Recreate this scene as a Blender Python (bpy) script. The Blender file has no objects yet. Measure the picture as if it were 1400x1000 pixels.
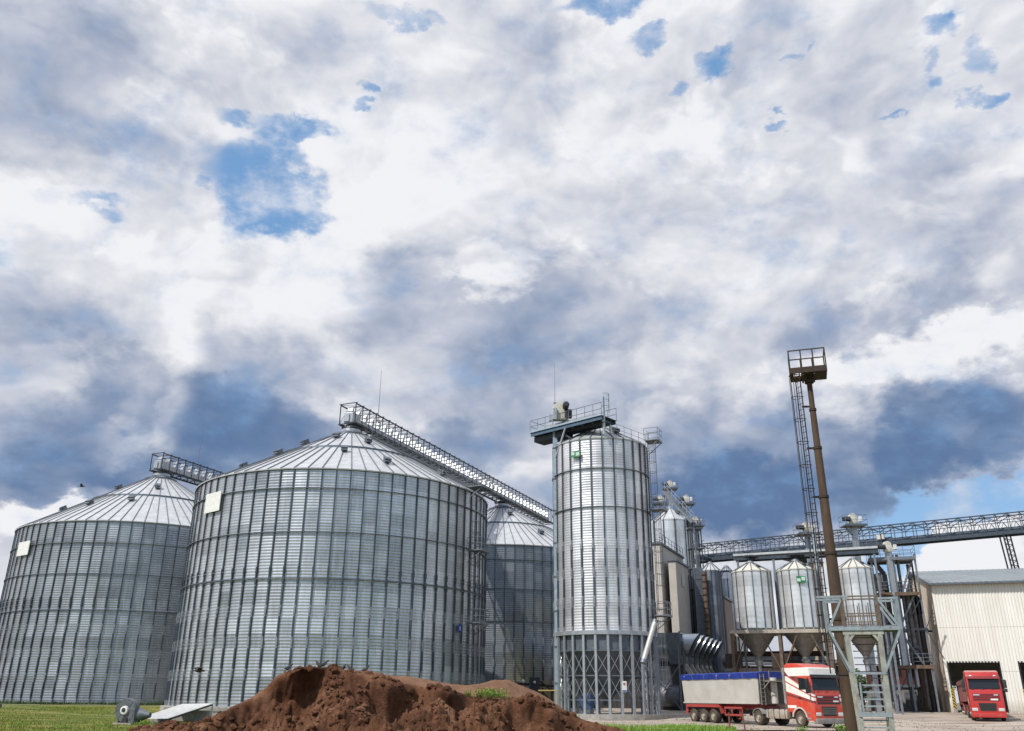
import bpy, bmesh, math, random
from mathutils import Vector, Matrix, Quaternion, noise
C = bpy.context.scene
col = C.collection
PI = math.pi
rad = math.radians

# ------------------------------------------------------------------ camera
TH = rad(21.35); RO = 0.0092; FPX = 1165.0
fw = Vector((0, math.cos(TH), math.sin(TH)))
up0 = Vector((0, -math.sin(TH), math.cos(TH)))
ri = Vector((1, 0, 0)) * math.cos(RO) + up0 * math.sin(RO)
up = Vector((-1, 0, 0)) * math.sin(RO) + up0 * math.cos(RO)
cam = bpy.data.cameras.new('camera'); cam_o = bpy.data.objects.new('camera', cam); col.objects.link(cam_o)
cam.sensor_width = 36; cam.lens = 36 * FPX / 1400; cam.clip_end = 20000; cam.clip_start = 0.1
m = Matrix((ri, up, -fw)).transposed().to_4x4(); m.translation = Vector((0, 0, 1.7)); cam_o.matrix_world = m
C.camera = cam_o
C.view_settings.view_transform = 'Standard'; C.view_settings.look = 'None'
C.view_settings.exposure = 0.0; C.view_settings.gamma = 1.0

# ------------------------------------------------------------------ sun
SUN = Vector((-0.77, -0.64, 1.22)).normalized()
sl = bpy.data.lights.new('sun', 'SUN'); so = bpy.data.objects.new('sun', sl); col.objects.link(so)
sl.energy = 4.5; sl.angle = rad(0.5); sl.color = (1.0, 0.95, 0.88)
so.rotation_euler = (-SUN).to_track_quat('-Z', 'Y').to_euler(); so.location = (-50, -40, 80)

# ------------------------------------------------------------------ sky with clouds (world directions: azimuth from +Y, elevation)
w = bpy.data.worlds.new('World'); C.world = w; w.cycles.sampling_method = 'MANUAL'; w.cycles.sample_map_resolution = 256; w.use_nodes = True
nt = w.node_tree; nt.nodes.clear(); N = nt.nodes.new; L = nt.links.new
def mnode(op, a, b=None, c=None, clamp=False, tree=None):
    t = tree or nt
    n = t.nodes.new('ShaderNodeMath'); n.operation = op; n.use_clamp = clamp
    for i, v in enumerate((a, b, c)):
        if v is None: continue
        if isinstance(v, (int, float)): n.inputs[i].default_value = v
        else: t.links.new(v, n.inputs[i])
    return n.outputs[0]
def vnode(op, a, b=None, c=None):
    n = N('ShaderNodeVectorMath'); n.operation = op
    for i, v in enumerate((a, b, c)):
        if v is None: continue
        if isinstance(v, (tuple, list)): n.inputs[i].default_value = v
        else: L(v, n.inputs[i])
    return n.outputs[1] if op in ('DOT_PRODUCT', 'LENGTH') else n.outputs[0]
def smooth(v, a, b, o0=0.0, o1=1.0):
    n = N('ShaderNodeMapRange'); n.interpolation_type = 'SMOOTHSTEP'
    L(v, n.inputs[0]); n.inputs[1].default_value = a; n.inputs[2].default_value = b
    n.inputs[3].default_value = o0; n.inputs[4].default_value = o1
    return n.outputs[0]
tc = N('ShaderNodeTexCoord'); D = tc.outputs['Generated']
sep = N('ShaderNodeSeparateXYZ'); L(D, sep.inputs[0])
azn = mnode('MULTIPLY', mnode('ARCTAN2', sep.outputs[0], sep.outputs[1]), 180 / PI)
eln = mnode('MULTIPLY', mnode('ARCSINE', sep.outputs[2]), 180 / PI)
cmb = N('ShaderNodeCombineXYZ'); L(azn, cmb.inputs[0]); L(eln, cmb.inputs[1])
def noise_n(vec, scale, detail, rough, dist=0.0, lac=2.0):
    n = N('ShaderNodeTexNoise'); n.noise_dimensions = '3D'
    n.inputs['Scale'].default_value = scale; n.inputs['Detail'].default_value = detail
    n.inputs['Roughness'].default_value = rough; n.inputs['Distortion'].default_value = dist
    n.inputs['Lacunarity'].default_value = lac
    L(vec, n.inputs['Vector']); return n
# cloud coordinates: the view direction, slightly squeezed in height so masses lie flat
CP = vnode('MULTIPLY', D, (1.0, 1.0, 1.55))
SH = Vector((-0.35, -0.25, 0.62))            # towards the light, for the relief of the cloud tops
def voro(vec, scale, detail, smoothn=0.6):
    n = N('ShaderNodeTexVoronoi'); n.feature = 'F1'; n.normalize = True
    n.inputs['Scale'].default_value = scale; n.inputs['Detail'].default_value = detail; n.inputs['Roughness'].default_value = 0.55
    n.inputs['Lacunarity'].default_value = 2.1; L(vec, n.inputs['Vector']); return n.outputs['Distance']
wn = noise_n(CP, 3.6, 5, 0.5)
wv = vnode('SUBTRACT', wn.outputs['Color'], (0.5, 0.5, 0.5))
CPW = vnode('ADD', CP, vnode('MULTIPLY', wv, (0.20, 0.20, 0.20)))      # gently folded coordinates for the billows
wn2 = noise_n(CP, 22.0, 6, 0.6)
v1 = voro(CPW, 6.5, 3.4)
AE = vnode('ADD', vnode('ADD', cmb.outputs[0], vnode('MULTIPLY', wv, (14, 11, 0))), vnode('MULTIPLY', vnode('SUBTRACT', wn2.outputs['Color'], (0.5, 0.5, 0.5)), (4.5, 4.5, 0)))
def blobs(lst, src):
    tot = None
    for a, e, rx, ry, s in lst:
        q = vnode('MULTIPLY_ADD', src, (1 / rx, 1 / ry, 0), (-a / rx, -e / ry, 0))
        d = vnode('DOT_PRODUCT', q, q)
        g = smooth(d, 0.0, 2.6, s, 0.0)
        tot = g if tot is None else mnode('ADD', tot, g)
    return tot
from_table = dict(
#SKYTABLE-BEGIN
tone=[(-35.5,35.6,4.9,4.9,-0.32),(-34.4,29.9,3.6,1.8,-0.16),(-21.8,38.9,8.4,2.1,-0.16),(-28.6,32.1,5.9,1.5,-0.15),(-25.2,32.0,4.8,1.3,-0.05),(1.0,38.5,2.7,3.6,-0.14),(18.0,38.6,9.3,2.6,-0.10),(26.2,33.5,6.2,2.1,-0.18),(-3.3,25.0,6.4,3.2,-0.22),(5.3,24.2,6.9,2.9,-0.30),(2.1,21.4,5.3,2.5,-0.12),(-7.1,25.1,3.2,2.4,-0.12),(11.1,30.7,4.9,2.8,-0.08),(-16.5,21.4,3.9,2.1,-0.20),(-29.3,12.5,6.1,2.3,-0.50),(-24.7,16.6,7.7,1.9,-0.32),(-31.3,18.2,3.5,2.5,-0.22),(-30.9,14.8,3.0,2.5,-0.12),(-17.7,15.5,5.1,2.1,-0.34),(-21.5,13.3,4.3,1.8,-0.20),(-22.5,19.7,5.8,1.8,-0.10),(-27.8,15.3,2.4,0.9,0.22),(-29.3,10.3,4.9,1.0,0.62),(-25.2,9.8,5.6,1.3,0.60),(-23.9,12.0,2.1,0.9,0.25),(-32.4,23.2,2.7,2.1,-0.10),(-23.8,27.3,2.8,1.8,-0.08),(15.3,14.1,5.2,3.7,-0.36),(12.8,11.4,5.2,2.8,-0.50),(18.3,11.7,4.9,2.3,-0.36),(10.3,19.2,3.5,2.4,-0.20),(23.4,13.1,2.1,3.1,-0.34),(22.2,17.3,2.7,2.3,-0.22),(0.0,16.9,4.1,2.9,-0.18),(-3.0,14.5,4.0,1.9,-0.20),(29.5,15.3,3.5,1.9,-0.50),(27.5,13.2,3.2,1.2,-0.42),(32.4,16.8,1.5,2.5,-0.30),(26.5,14.1,2.0,1.7,-0.30),(25.6,22.4,4.8,1.8,-0.32),(31.5,23.5,4.4,2.1,-0.24),(22.1,23.4,2.8,2.7,-0.18),(31.0,27.6,4.2,2.5,-0.20),(17.6,22.0,2.9,1.9,-0.10),(-10.3,32.5,8.3,5.1,0.16),(9.1,34.6,5.7,2.8,0.10),(-21.1,25.9,8.1,2.3,0.12),(29.1,19.6,4.5,1.1,0.30),(23.8,19.0,2.6,1.6,0.22),(-12.4,25.6,3.1,4.3,0.12),(-1.1,26.6,1.8,1.0,0.34),(17.5,34.6,6.4,1.3,0.14),(7.4,21.3,3.1,1.5,0.20),(-32.3,26.7,3.2,1.6,0.10),(11.5,22.0,2.0,1.4,0.15),(0.1,14.5,38.4,5.3,-0.16),(-7.1,16.3,7.5,2.9,-0.10),(-13.9,14.9,2.9,1.9,-0.08),(27.8,7.8,2.7,1.4,0.30),(28.0,6.8,1.9,0.8,-0.20),(32.5,19.4,1.5,1.2,0.20),(-5.1,18.3,3.1,2.0,0.05)],
hole=[(-20.8,31.8,2.8,2.2,0.95),(-16.6,30.3,2.6,1.5,0.90),(-19.9,29.4,2.0,1.4,0.60),(-22.9,36.4,1.4,0.7,0.80),(-18.1,35.9,2.6,0.9,0.90),(-19.5,35.0,1.6,0.6,0.50),(-31.4,27.5,1.6,0.4,0.45),(-10.8,42.4,2.6,0.6,0.70),(-12.7,38.8,0.6,0.3,0.60),(-12.1,37.4,0.5,0.3,0.50),(7.0,44.2,3.2,0.8,1.00),(11.1,41.5,1.2,0.6,0.70),(13.7,38.2,1.1,0.6,0.75),(17.2,38.9,1.4,0.8,0.95),(22.1,34.4,0.7,0.3,0.75),(34.0,37.9,1.3,0.6,0.70),(34.0,36.0,0.8,0.5,0.60),(36.7,36.1,0.8,1.1,0.75),(35.7,33.5,0.6,0.4,0.70),(31.2,33.5,1.1,0.2,0.60),(-23.8,29.9,0.7,0.4,0.50),(22.9,37.9,0.6,0.3,0.40),(28.2,10.3,4.2,1.3,1.30),(31.3,11.5,2.2,0.8,1.00),(25.7,8.8,1.4,2.1,1.20),(25.1,10.8,0.8,1.1,0.80),(28.0,7.9,2.3,1.1,-1.30),(31.0,10.7,0.7,0.3,-0.80),(29.7,8.7,1.9,0.6,-0.40)],
#SKYTABLE-END
)
tone_b = blobs(from_table['tone'], AE)
hole_b = blobs(from_table['hole'], AE)
f1 = noise_n(CP, 2.6, 6, 0.5, 0.3)
g1 = noise_n(CP, 9.0, 7, 0.58, 0.2)
def lit(eps): return vnode('ADD', CPW, tuple(SH * eps))
v2 = voro(lit(0.03), 6.5, 3.4)
h1 = noise_n(CPW, 5.0, 5, 0.5); h2 = noise_n(lit(0.06), 5.0, 5, 0.5)
relief = mnode('ADD', mnode('MULTIPLY', mnode('SUBTRACT', v2, v1), 0.9), mnode('MULTIPLY', mnode('SUBTRACT', h1.outputs[0], h2.outputs[0]), 0.9))
relief = mnode('MAXIMUM', mnode('MINIMUM', relief, 0.22), -0.22)
tone = mnode('ADD', mnode('ADD', mnode('MULTIPLY', tone_b, 0.86), 0.885), relief)
tone = mnode('ADD', tone, mnode('MULTIPLY', mnode('SUBTRACT', f1.outputs[0], 0.5), 0.22))
tone = mnode('ADD', tone, mnode('MULTIPLY', mnode('SUBTRACT', g1.outputs[0], 0.5), 0.2))
# nearer cumulus heads standing in front of the grey deck: crisp bright edge above, shaded below
k1 = noise_n(vnode('ADD', CPW, (3.1, 1.7, 0.4)), 3.4, 8, 0.56)
k2 = noise_n(vnode('ADD', lit(0.05), (3.1, 1.7, 0.4)), 3.4, 3, 0.5)
head = smooth(k1.outputs[0], 0.50, 0.56)
shade = smooth(mnode('SUBTRACT', k2.outputs[0], 0.50), 0.0, 0.10)
tone = mnode('ADD', tone, mnode('MULTIPLY', head, mnode('SUBTRACT', 0.17, mnode('MULTIPLY', shade, 0.24))))
tone = mnode('SUBTRACT', tone, 0.02)
ramp = N('ShaderNodeValToRGB'); cr = ramp.color_ramp; cr.interpolation = 'B_SPLINE'
def srgb(r, g, b):
    f = lambda c: (c / 255) / 12.92 if c / 255 <= 0.04045 else ((c / 255 + 0.055) / 1.055) ** 2.4
    return (f(r), f(g), f(b), 1)
stops = [(0.0, (94, 120, 160)), (0.18, (110, 133, 168)), (0.36, (135, 152, 181)), (0.54, (168, 178, 199)), (0.72, (203, 207, 218)), (0.88, (228, 229, 235)), (1.0, (245, 245, 248))]
cr.elements[0].position = 0; cr.elements[0].color = srgb(*stops[0][1]); cr.elements[1].position = 1; cr.elements[1].color = srgb(*stops[-1][1])
for p, c in stops[1:-1]:
    e = cr.elements.new(p); e.color = srgb(*c)
L(tone, ramp.inputs[0])
skyt = N('ShaderNodeTexSky'); skyt.sky_type = 'NISHITA'; skyt.sun_disc = False
skyt.sun_elevation = math.asin(SUN.z); skyt.sun_rotation = math.atan2(SUN.x, SUN.y); skyt.air_density = 1.0; skyt.dust_density = 0.6; skyt.ozone_density = 1.5
STR = 0.1
ccol = N('ShaderNodeMix'); ccol.data_type = 'RGBA'; ccol.blend_type = 'MULTIPLY'; ccol.inputs[0].default_value = 1
L(ramp.outputs[0], ccol.inputs[6]); ccol.inputs[7].default_value = (1 / STR, 1 / STR, 1 / STR, 1)
skyc = N('ShaderNodeMix'); skyc.data_type = 'RGBA'; skyc.blend_type = 'MULTIPLY'; skyc.inputs[0].default_value = 1
L(skyt.outputs[0], skyc.inputs[6]); skyc.inputs[7].default_value = (2.1, 1.95, 1.75, 1)
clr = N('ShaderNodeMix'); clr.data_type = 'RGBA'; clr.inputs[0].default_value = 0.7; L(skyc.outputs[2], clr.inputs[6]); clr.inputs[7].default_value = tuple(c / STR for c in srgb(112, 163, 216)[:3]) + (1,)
al = mnode('SUBTRACT', mnode('ADD', mnode('ADD', mnode('MULTIPLY', mnode('SUBTRACT', g1.outputs[0], 0.5), 1.3), mnode('MULTIPLY', mnode('SUBTRACT', wn2.outputs[0], 0.5), 1.5)), 0.70), hole_b)
al = mnode('SUBTRACT', al, smooth(sep.outputs[1], 0.05, -0.35, 0.0, 0.62))      # unseen sky behind the viewer, towards the sun, cleared to darken silo fronts
alpha = smooth(al, -0.45, 0.78)
wisp = mnode('MULTIPLY', smooth(mnode('ADD', mnode('MULTIPLY', wn2.outputs[0], 0.55), mnode('MULTIPLY', g1.outputs[0], 0.6)), 0.50, 0.78), 0.75)
alpha = mnode('MAXIMUM', alpha, wisp)
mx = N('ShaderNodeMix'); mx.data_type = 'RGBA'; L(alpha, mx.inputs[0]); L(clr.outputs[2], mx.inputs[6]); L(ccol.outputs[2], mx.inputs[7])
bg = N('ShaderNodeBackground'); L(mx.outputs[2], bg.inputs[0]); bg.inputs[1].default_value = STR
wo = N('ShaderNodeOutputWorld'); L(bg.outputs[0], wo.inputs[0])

# ------------------------------------------------------------------ placing helpers
def polar(azd, d, z=0.0):
    return Vector((d * math.sin(rad(azd)), d * math.cos(rad(azd)), z))
def sstep(a, b, x):
    t = max(0.0, min(1.0, (x - a) / (b - a))); return t * t * (3 - 2 * t)
def gz(x, y):
    d = math.hypot(x, y)
    return 0.75 * sstep(70, 99, d)
def gp(azd, d): p = polar(azd, d); p.z = gz(p.x, p.y); return p

# ------------------------------------------------------------------ mesh builder
class MB:
    def __init__(s): s.v = []; s.f = []
    def add(s, vs, fs, M=None):
        o = len(s.v)
        s.v += [(M @ Vector(p)) if M else Vector(p) for p in vs]
        s.f += [tuple(i + o for i in f) for f in fs]; return s
    def box(s, c, d, M=None, bev=0.0):
        x, y, z = d[0] / 2, d[1] / 2, d[2] / 2
        c = Vector(c)
        if bev > 0:
            b = min(bev, x * .9, y * .9, z * .9)
            bm = bmesh.new(); bmesh.ops.create_cube(bm, size=1)
            for q in bm.verts: q.co = Vector((q.co.x * 2 * x, q.co.y * 2 * y, q.co.z * 2 * z))
            bmesh.ops.bevel(bm, geom=bm.edges[:], offset=b, segments=2, affect='EDGES', profile=0.6)
            bm.verts.index_update()
            s.add([q.co + c for q in bm.verts], [[q.index for q in f.verts] for f in bm.faces], M); bm.free(); return s
        vs = [c + Vector((a * x, b * y, e * z)) for e in (-1, 1) for a, b in ((-1, -1), (1, -1), (1, 1), (-1, 1))]
        return s.add(vs, [(3, 2, 1, 0), (4, 5, 6, 7), (0, 1, 5, 4), (1, 2, 6, 5), (2, 3, 7, 6), (3, 0, 4, 7)], M)
    def frame(s, p, q, upv=None):
        p, q = Vector(p), Vector(q); d = (q - p); ln = d.length; d = d / ln
        u = Vector(upv) if upv else (Vector((0, 0, 1)) if abs(d.z) < .95 else Vector((0, 1, 0)))
        y = u.cross(d).normalized(); z = d.cross(y)
        M = Matrix((d, y, z)).transposed().to_4x4(); M.translation = (p + q) / 2
        return M, ln
    def beam(s, p, q, w_, h_, upv=None):
        M, ln = s.frame(p, q, upv); return s.box((0, 0, 0), (ln, w_, h_), M)
    def ibeam(s, p, q, w_, h_, t=.03, upv=None):
        M, ln = s.frame(p, q, upv)
        s.box((0, 0, h_ / 2 - t / 2), (ln, w_, t), M); s.box((0, 0, -h_ / 2 + t / 2), (ln, w_, t), M); s.box((0, 0, 0), (ln, t, h_ - 2 * t), M); return s
    def rod(s, p, q, r, n=6, r2=None, caps=True):
        M, ln = s.frame(p, q); r2 = r if r2 is None else r2
        vs = []
        for x, rr in ((-ln / 2, r), (ln / 2, r2)):
            for k in range(n):
                a = 2 * PI * k / n; vs.append((x, rr * math.cos(a), rr * math.sin(a)))
        fs = [(k, (k + 1) % n, n + (k + 1) % n, n + k) for k in range(n)]
        if caps: fs += [tuple(range(n))[::-1], tuple(range(n, 2 * n))]
        return s.add(vs, fs, M)
    def path(s, pts, r, n=6):
        for a, b in zip(pts[:-1], pts[1:]): s.rod(a, b, r, n)
        return s
    def lathe(s, prof, n, c=(0, 0, 0), M=None, closed=True, a0=0.0, a1=2 * PI, capb=False, capt=False):
        c = Vector(c); o = []; m_ = n if closed else n + 1
        for r, z in prof:
            for k in range(m_):
                a = a0 + (a1 - a0) * k / n; o.append(c + Vector((r * math.cos(a), r * math.sin(a), z)))
        fs = []
        for i in range(len(prof) - 1):
            for k in range(n):
                k2 = (k + 1) % m_
                fs.append((i * m_ + k, i * m_ + k2, (i + 1) * m_ + k2, (i + 1) * m_ + k))
        if capb: fs.append(tuple(range(m_))[::-1])
        if capt: fs.append(tuple((len(prof) - 1) * m_ + k for k in range(m_)))
        return s.add(o, fs, M)
    def prism(s, pts, y0, y1, M=None):
        # outline in (x, z), extruded along y
        n = len(pts); vs = [(x, y0, z) for x, z in pts] + [(x, y1, z) for x, z in pts]
        fs = [(k, (k + 1) % n, n + (k + 1) % n, n + k) for k in range(n)] + [tuple(range(n))[::-1], tuple(range(n, 2 * n))]
        return s.add(vs, fs, M)
    def quad(s, a, b, c, d, t=0.0):
        a, b, c, d = map(Vector, (a, b, c, d))
        if t == 0: return s.add([a, b, c, d], [(0, 1, 2, 3)])
        nn = (b - a).cross(d - a).normalized() * t
        return s.add([a, b, c, d, a + nn, b + nn, c + nn, d + nn], [(3, 2, 1, 0), (4, 5, 6, 7), (0, 1, 5, 4), (1, 2, 6, 5), (2, 3, 7, 6), (3, 0, 4, 7)])
    def ball(s, c, r, n=12, sc=(1, 1, 1), M=None):
        prof = [(r * math.sin(PI * k / (n // 2)) * 1.0, -r * math.cos(PI * k / (n // 2))) for k in range(n // 2 + 1)]
        T = Matrix.Translation(Vector(c)) @ Matrix.Diagonal((sc[0], sc[1], sc[2], 1))
        return s.lathe([(max(a, 1e-4), b) for a, b in prof], n, M=(M @ T) if M else T)
    def build(s, name, mt, parent=None, local=False, smooth=False, label=None, auto=None):
        if parent is not None and not local and s.v:
            Mi = ROOTM[parent.name].inverted(); vs = [Mi @ p for p in s.v]
        else: vs = s.v
        me = bpy.data.meshes.new(name); me.from_pydata([tuple(p) for p in vs], [], s.f)
        me.validate(); me.materials.append(mt)
        bm = bmesh.new(); bm.from_mesh(me); bmesh.ops.recalc_face_normals(bm, faces=bm.faces[:]); bm.to_mesh(me); bm.free()
        if smooth:
            me.polygons.foreach_set('use_smooth', [True] * len(me.polygons))
            if auto: me.set_sharp_from_angle(angle=rad(auto))
        o = bpy.data.objects.new(name, me); col.objects.link(o)
        if parent is not None: o.parent = parent; ROOTM[o.name] = ROOTM[parent.name]
        else: ROOTM[o.name] = Matrix.Identity(4)
        if label: o['label'] = label
        return o
ROOTM = {}
def thing(name, label, cat, loc=(0, 0, 0), rz=0.0, group=None):
    o = bpy.data.objects.new(name, None); col.objects.link(o); o.empty_display_size = .3
    o.location = loc; o.rotation_euler = (0, 0, rz); o['label'] = label; o['category'] = cat
    if group: o['group'] = group
    M = Matrix.Rotation(rz, 4, 'Z'); M.translation = Vector(loc); ROOTM[o.name] = M
    return o
def tag(o, label, cat, group=None, kind=None):
    o['label'] = label; o['category'] = cat
    if group: o['group'] = group
    if kind: o['kind'] = kind
    return o
def struct(o, label=None, kind='structure'):
    o['kind'] = kind
    if label: o['label'] = label
    return o
def copy_tree(o, loc, rz, label, group=None):
    def rec(s, par):
        c = s.copy(); col.objects.link(c); c.parent = par
        for ch in list(s.children): rec(ch, c)
        return c
    c = rec(o, None); c.location = loc; c.rotation_euler = (0, 0, rz); c['label'] = label
    if group: c['group'] = group
    M = Matrix.Rotation(rz, 4, 'Z'); M.translation = Vector(loc); ROOTM[c.name] = M
    return c

# ------------------------------------------------------------------ materials
def newmat(name):
    mt = bpy.data.materials.new(name); mt.use_nodes = True
    t = mt.node_tree; b = t.nodes['Principled BSDF']; return mt, t, b
def weathered(name, c1, c2=None, scale=3.0, rough=0.6, metal=0.0, streak=0.0, rust=0.0, rustc=(0.16, 0.07, 0.03), bump=0.0, bscale=30, stretch=(1, 1, 1), spec=None, trans=0):
    mt, t, b = newmat(name); n = t.nodes.new; l = t.links.new
    c2 = c2 or tuple(x * 0.72 for x in c1)
    tc = n('ShaderNodeTexCoord'); mp = n('ShaderNodeMapping'); mp.inputs['Scale'].default_value = stretch; l(tc.outputs['Object'], mp.inputs[0])
    no = n('ShaderNodeTexNoise'); no.inputs['Scale'].default_value = scale; no.inputs['Detail'].default_value = 6; no.inputs['Roughness'].default_value = .65; l(mp.outputs[0], no.inputs['Vector'])
    rp = n('ShaderNodeMapRange'); rp.inputs[1].default_value = .34; rp.inputs[2].default_value = .68; l(no.outputs[0], rp.inputs[0])
    mx = n('ShaderNodeMix'); mx.data_type = 'RGBA'; mx.inputs[6].default_value = (*c1, 1); mx.inputs[7].default_value = (*c2, 1); l(rp.outputs[0], mx.inputs[0]); out = mx.outputs[2]
    if rust > 0 or streak > 0:
        mp2 = n('ShaderNodeMapping'); mp2.inputs['Scale'].default_value = (1.6, 1.6, 0.18 if streak > 0 else 1); l(tc.outputs['Object'], mp2.inputs[0])
        n2 = n('ShaderNodeTexNoise'); n2.inputs['Scale'].default_value = 2.2; n2.inputs['Detail'].default_value = 8; n2.inputs['Roughness'].default_value = .7; l(mp2.outputs[0], n2.inputs['Vector'])
        r2 = n('ShaderNodeMapRange'); amt = max(rust, streak); r2.inputs[1].default_value = .66 - .3 * amt; r2.inputs[2].default_value = .86 - .3 * amt; l(n2.outputs[0], r2.inputs[0])
        m2 = n('ShaderNodeMix'); m2.data_type = 'RGBA'; m2.inputs[7].default_value = (*rustc, 1); l(r2.outputs[0], m2.inputs[0]); l(out, m2.inputs[6]); out = m2.outputs[2]
    l(out, b.inputs['Base Color']); b.inputs['Roughness'].default_value = rough; b.inputs['Metallic'].default_value = metal
    if spec is not None: b.inputs['Specular IOR Level'].default_value = spec
    if bump > 0:
        nb = n('ShaderNodeTexNoise'); nb.inputs['Scale'].default_value = bscale; nb.inputs['Detail'].default_value = 6; l(tc.outputs['Object'], nb.inputs['Vector'])
        bp = n('ShaderNodeBump'); bp.inputs['Strength'].default_value = 1; bp.inputs['Distance'].default_value = bump; l(nb.outputs[0], bp.inputs['Height']); l(bp.outputs[0], b.inputs['Normal'])
    return mt
def silo_skin(name, nst, a_off, course, base=(0.50, 0.52, 0.54), var=0.22, stain=None, metal=0.55, rough=0.42, z_off=0.0):
    # galvanised sheets: each sheet (between stiffeners, one course high) has its own shade of zinc, plus cloudy weathering
    mt, t, b = newmat(name); n = t.nodes.new; l = t.links.new
    M_ = lambda *a: mnode(*a, tree=t)
    tc = n('ShaderNodeTexCoord'); sp = n('ShaderNodeSeparateXYZ'); l(tc.outputs['Object'], sp.inputs[0])
    a = M_('ARCTAN2', sp.outputs[1], sp.outputs[0])
    ci = M_('FLOOR', M_('MULTIPLY', M_('ADD', a, a_off + 0.0), nst / (2 * PI)))
    ro = M_('FLOOR', M_('DIVIDE', M_('ADD', sp.outputs[2], z_off), course))
    cb = n('ShaderNodeCombineXYZ'); l(ci, cb.inputs[0]); l(ro, cb.inputs[1])
    wn_ = n('ShaderNodeTexWhiteNoise'); wn_.noise_dimensions = '3D'; l(cb.outputs[0], wn_.inputs[0])
    cb2 = n('ShaderNodeCombineXYZ'); l(M_('FLOOR', M_('DIVIDE', ci, 5.0)), cb2.inputs[0]); l(ro, cb2.inputs[1]); cb2.inputs[2].default_value = 7
    wn2 = n('ShaderNodeTexWhiteNoise'); wn2.noise_dimensions = '3D'; l(cb2.outputs[0], wn2.inputs[0])
    mp = n('ShaderNodeMapping'); mp.inputs['Scale'].default_value = (1, 1, .35); l(tc.outputs['Object'], mp.inputs[0])
    no = n('ShaderNodeTexNoise'); no.inputs['Scale'].default_value = .45; no.inputs['Detail'].default_value = 7; no.inputs['Roughness'].default_value = .62; l(mp.outputs[0], no.inputs['Vector'])
    n3 = n('ShaderNodeTexNoise'); n3.inputs['Scale'].default_value = 6; n3.inputs['Detail'].default_value = 5; l(mp.outputs[0], n3.inputs['Vector'])
    v = M_('ADD', M_('MULTIPLY', M_('SUBTRACT', wn_.outputs[0], .5), var), M_('MULTIPLY', M_('SUBTRACT', wn2.outputs[0], .5), var * 1.2))
    v = M_('ADD', v, M_('MULTIPLY', M_('SUBTRACT', no.outputs[0], .5), .9))
    v = M_('ADD', v, M_('MULTIPLY', M_('SUBTRACT', n3.outputs[0], .5), .35))
    mp5 = n('ShaderNodeMapping'); mp5.inputs['Scale'].default_value = (4, 4, .12); l(tc.outputs['Object'], mp5.inputs[0])
    n5 = n('ShaderNodeTexNoise'); n5.inputs['Scale'].default_value = 1.0; n5.inputs['Detail'].default_value = 6; n5.inputs['Roughness'].default_value = .7; l(mp5.outputs[0], n5.inputs['Vector'])
    v = M_('ADD', v, M_('MULTIPLY', M_('SUBTRACT', n5.outputs[0], .5), .7))
    wn3 = n('ShaderNodeTexWhiteNoise'); wn3.noise_dimensions = '1D'; l(ro, wn3.inputs['W'])
    v = M_('ADD', v, M_('MULTIPLY', M_('SUBTRACT', wn3.outputs[0], .5), .16))
    v = M_('ADD', v, 1.0)
    mx = n('ShaderNodeMix'); mx.data_type = 'RGBA'; mx.blend_type = 'MULTIPLY'; mx.inputs[0].default_value = 1; mx.inputs[6].default_value = (*base, 1)
    cv = n('ShaderNodeCombineColor'); l(v, cv.inputs[0]); l(v, cv.inputs[1]); l(v, cv.inputs[2]); l(cv.outputs[0], mx.inputs[7]); out = mx.outputs[2]
    if stain:
        n4 = n('ShaderNodeTexNoise'); n4.inputs['Scale'].default_value = .18; n4.inputs['Detail'].default_value = 4; l(tc.outputs['Object'], n4.inputs['Vector'])
        r4 = n('ShaderNodeMapRange'); r4.inputs[1].default_value = .5; r4.inputs[2].default_value = .68; l(n4.outputs[0], r4.inputs[0])
        zf = n('ShaderNodeMapRange'); zf.inputs[1].default_value = stain[1]; zf.inputs[2].default_value = 0; l(sp.outputs[2], zf.inputs[0])
        m4 = n('ShaderNodeMix'); m4.data_type = 'RGBA'; m4.inputs[7].default_value = (*stain[0], 1); l(M_('MULTIPLY', r4.outputs[0], zf.outputs[0]), m4.inputs[0]); l(out, m4.inputs[6]); out = m4.outputs[2]
    l(out, b.inputs['Base Color']); b.inputs['Metallic'].default_value = metal
    rr = M_('ADD', M_('MULTIPLY', M_('SUBTRACT', wn_.outputs[0], .5), .12), rough); l(rr, b.inputs['Roughness'])
    return mt
GAL = weathered('galvanised', (.46, .48, .50), (.30, .32, .35), 2.5, .42, .55)
GALD = weathered('galvanised_dark', (.17, .19, .22), (.10, .115, .14), 2.5, .5, .5)
STIF = weathered('stiffener_zinc', (.10, .125, .15), (.05, .065, .085), .8, .5, .5, stretch=(1, 1, .4))
def banded_stiffener():
    # the lower lengths are doubled up: bright splice plates every 2.45 m
    mt = weathered('spliced_stiffener', (.10, .125, .15), (.05, .065, .085), .8, .5, .5, stretch=(1, 1, .4)); t = mt.node_tree; b = t.nodes['Principled BSDF']
    n = t.nodes.new; src = b.inputs['Base Color'].links[0].from_socket
    tc = n('ShaderNodeTexCoord'); sp = n('ShaderNodeSeparateXYZ'); t.links.new(tc.outputs['Object'], sp.inputs[0])
    m1 = mnode('LESS_THAN', mnode('FRACT', mnode('DIVIDE', mnode('ADD', sp.outputs[2], .45, tree=t), 2.45, tree=t), tree=t), .36, tree=t)
    m1 = mnode('MULTIPLY', m1, mnode('LESS_THAN', sp.outputs[2], 9.4, tree=t), tree=t)
    mx = n('ShaderNodeMix'); mx.data_type = 'RGBA'; t.links.new(mnode('MULTIPLY', m1, .55, tree=t), mx.inputs[0]); t.links.new(src, mx.inputs[6]); mx.inputs[7].default_value = (.38, .40, .43, 1); t.links.new(mx.outputs[2], b.inputs['Base Color'])
    return mt
STIF2 = banded_stiffener()
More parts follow.
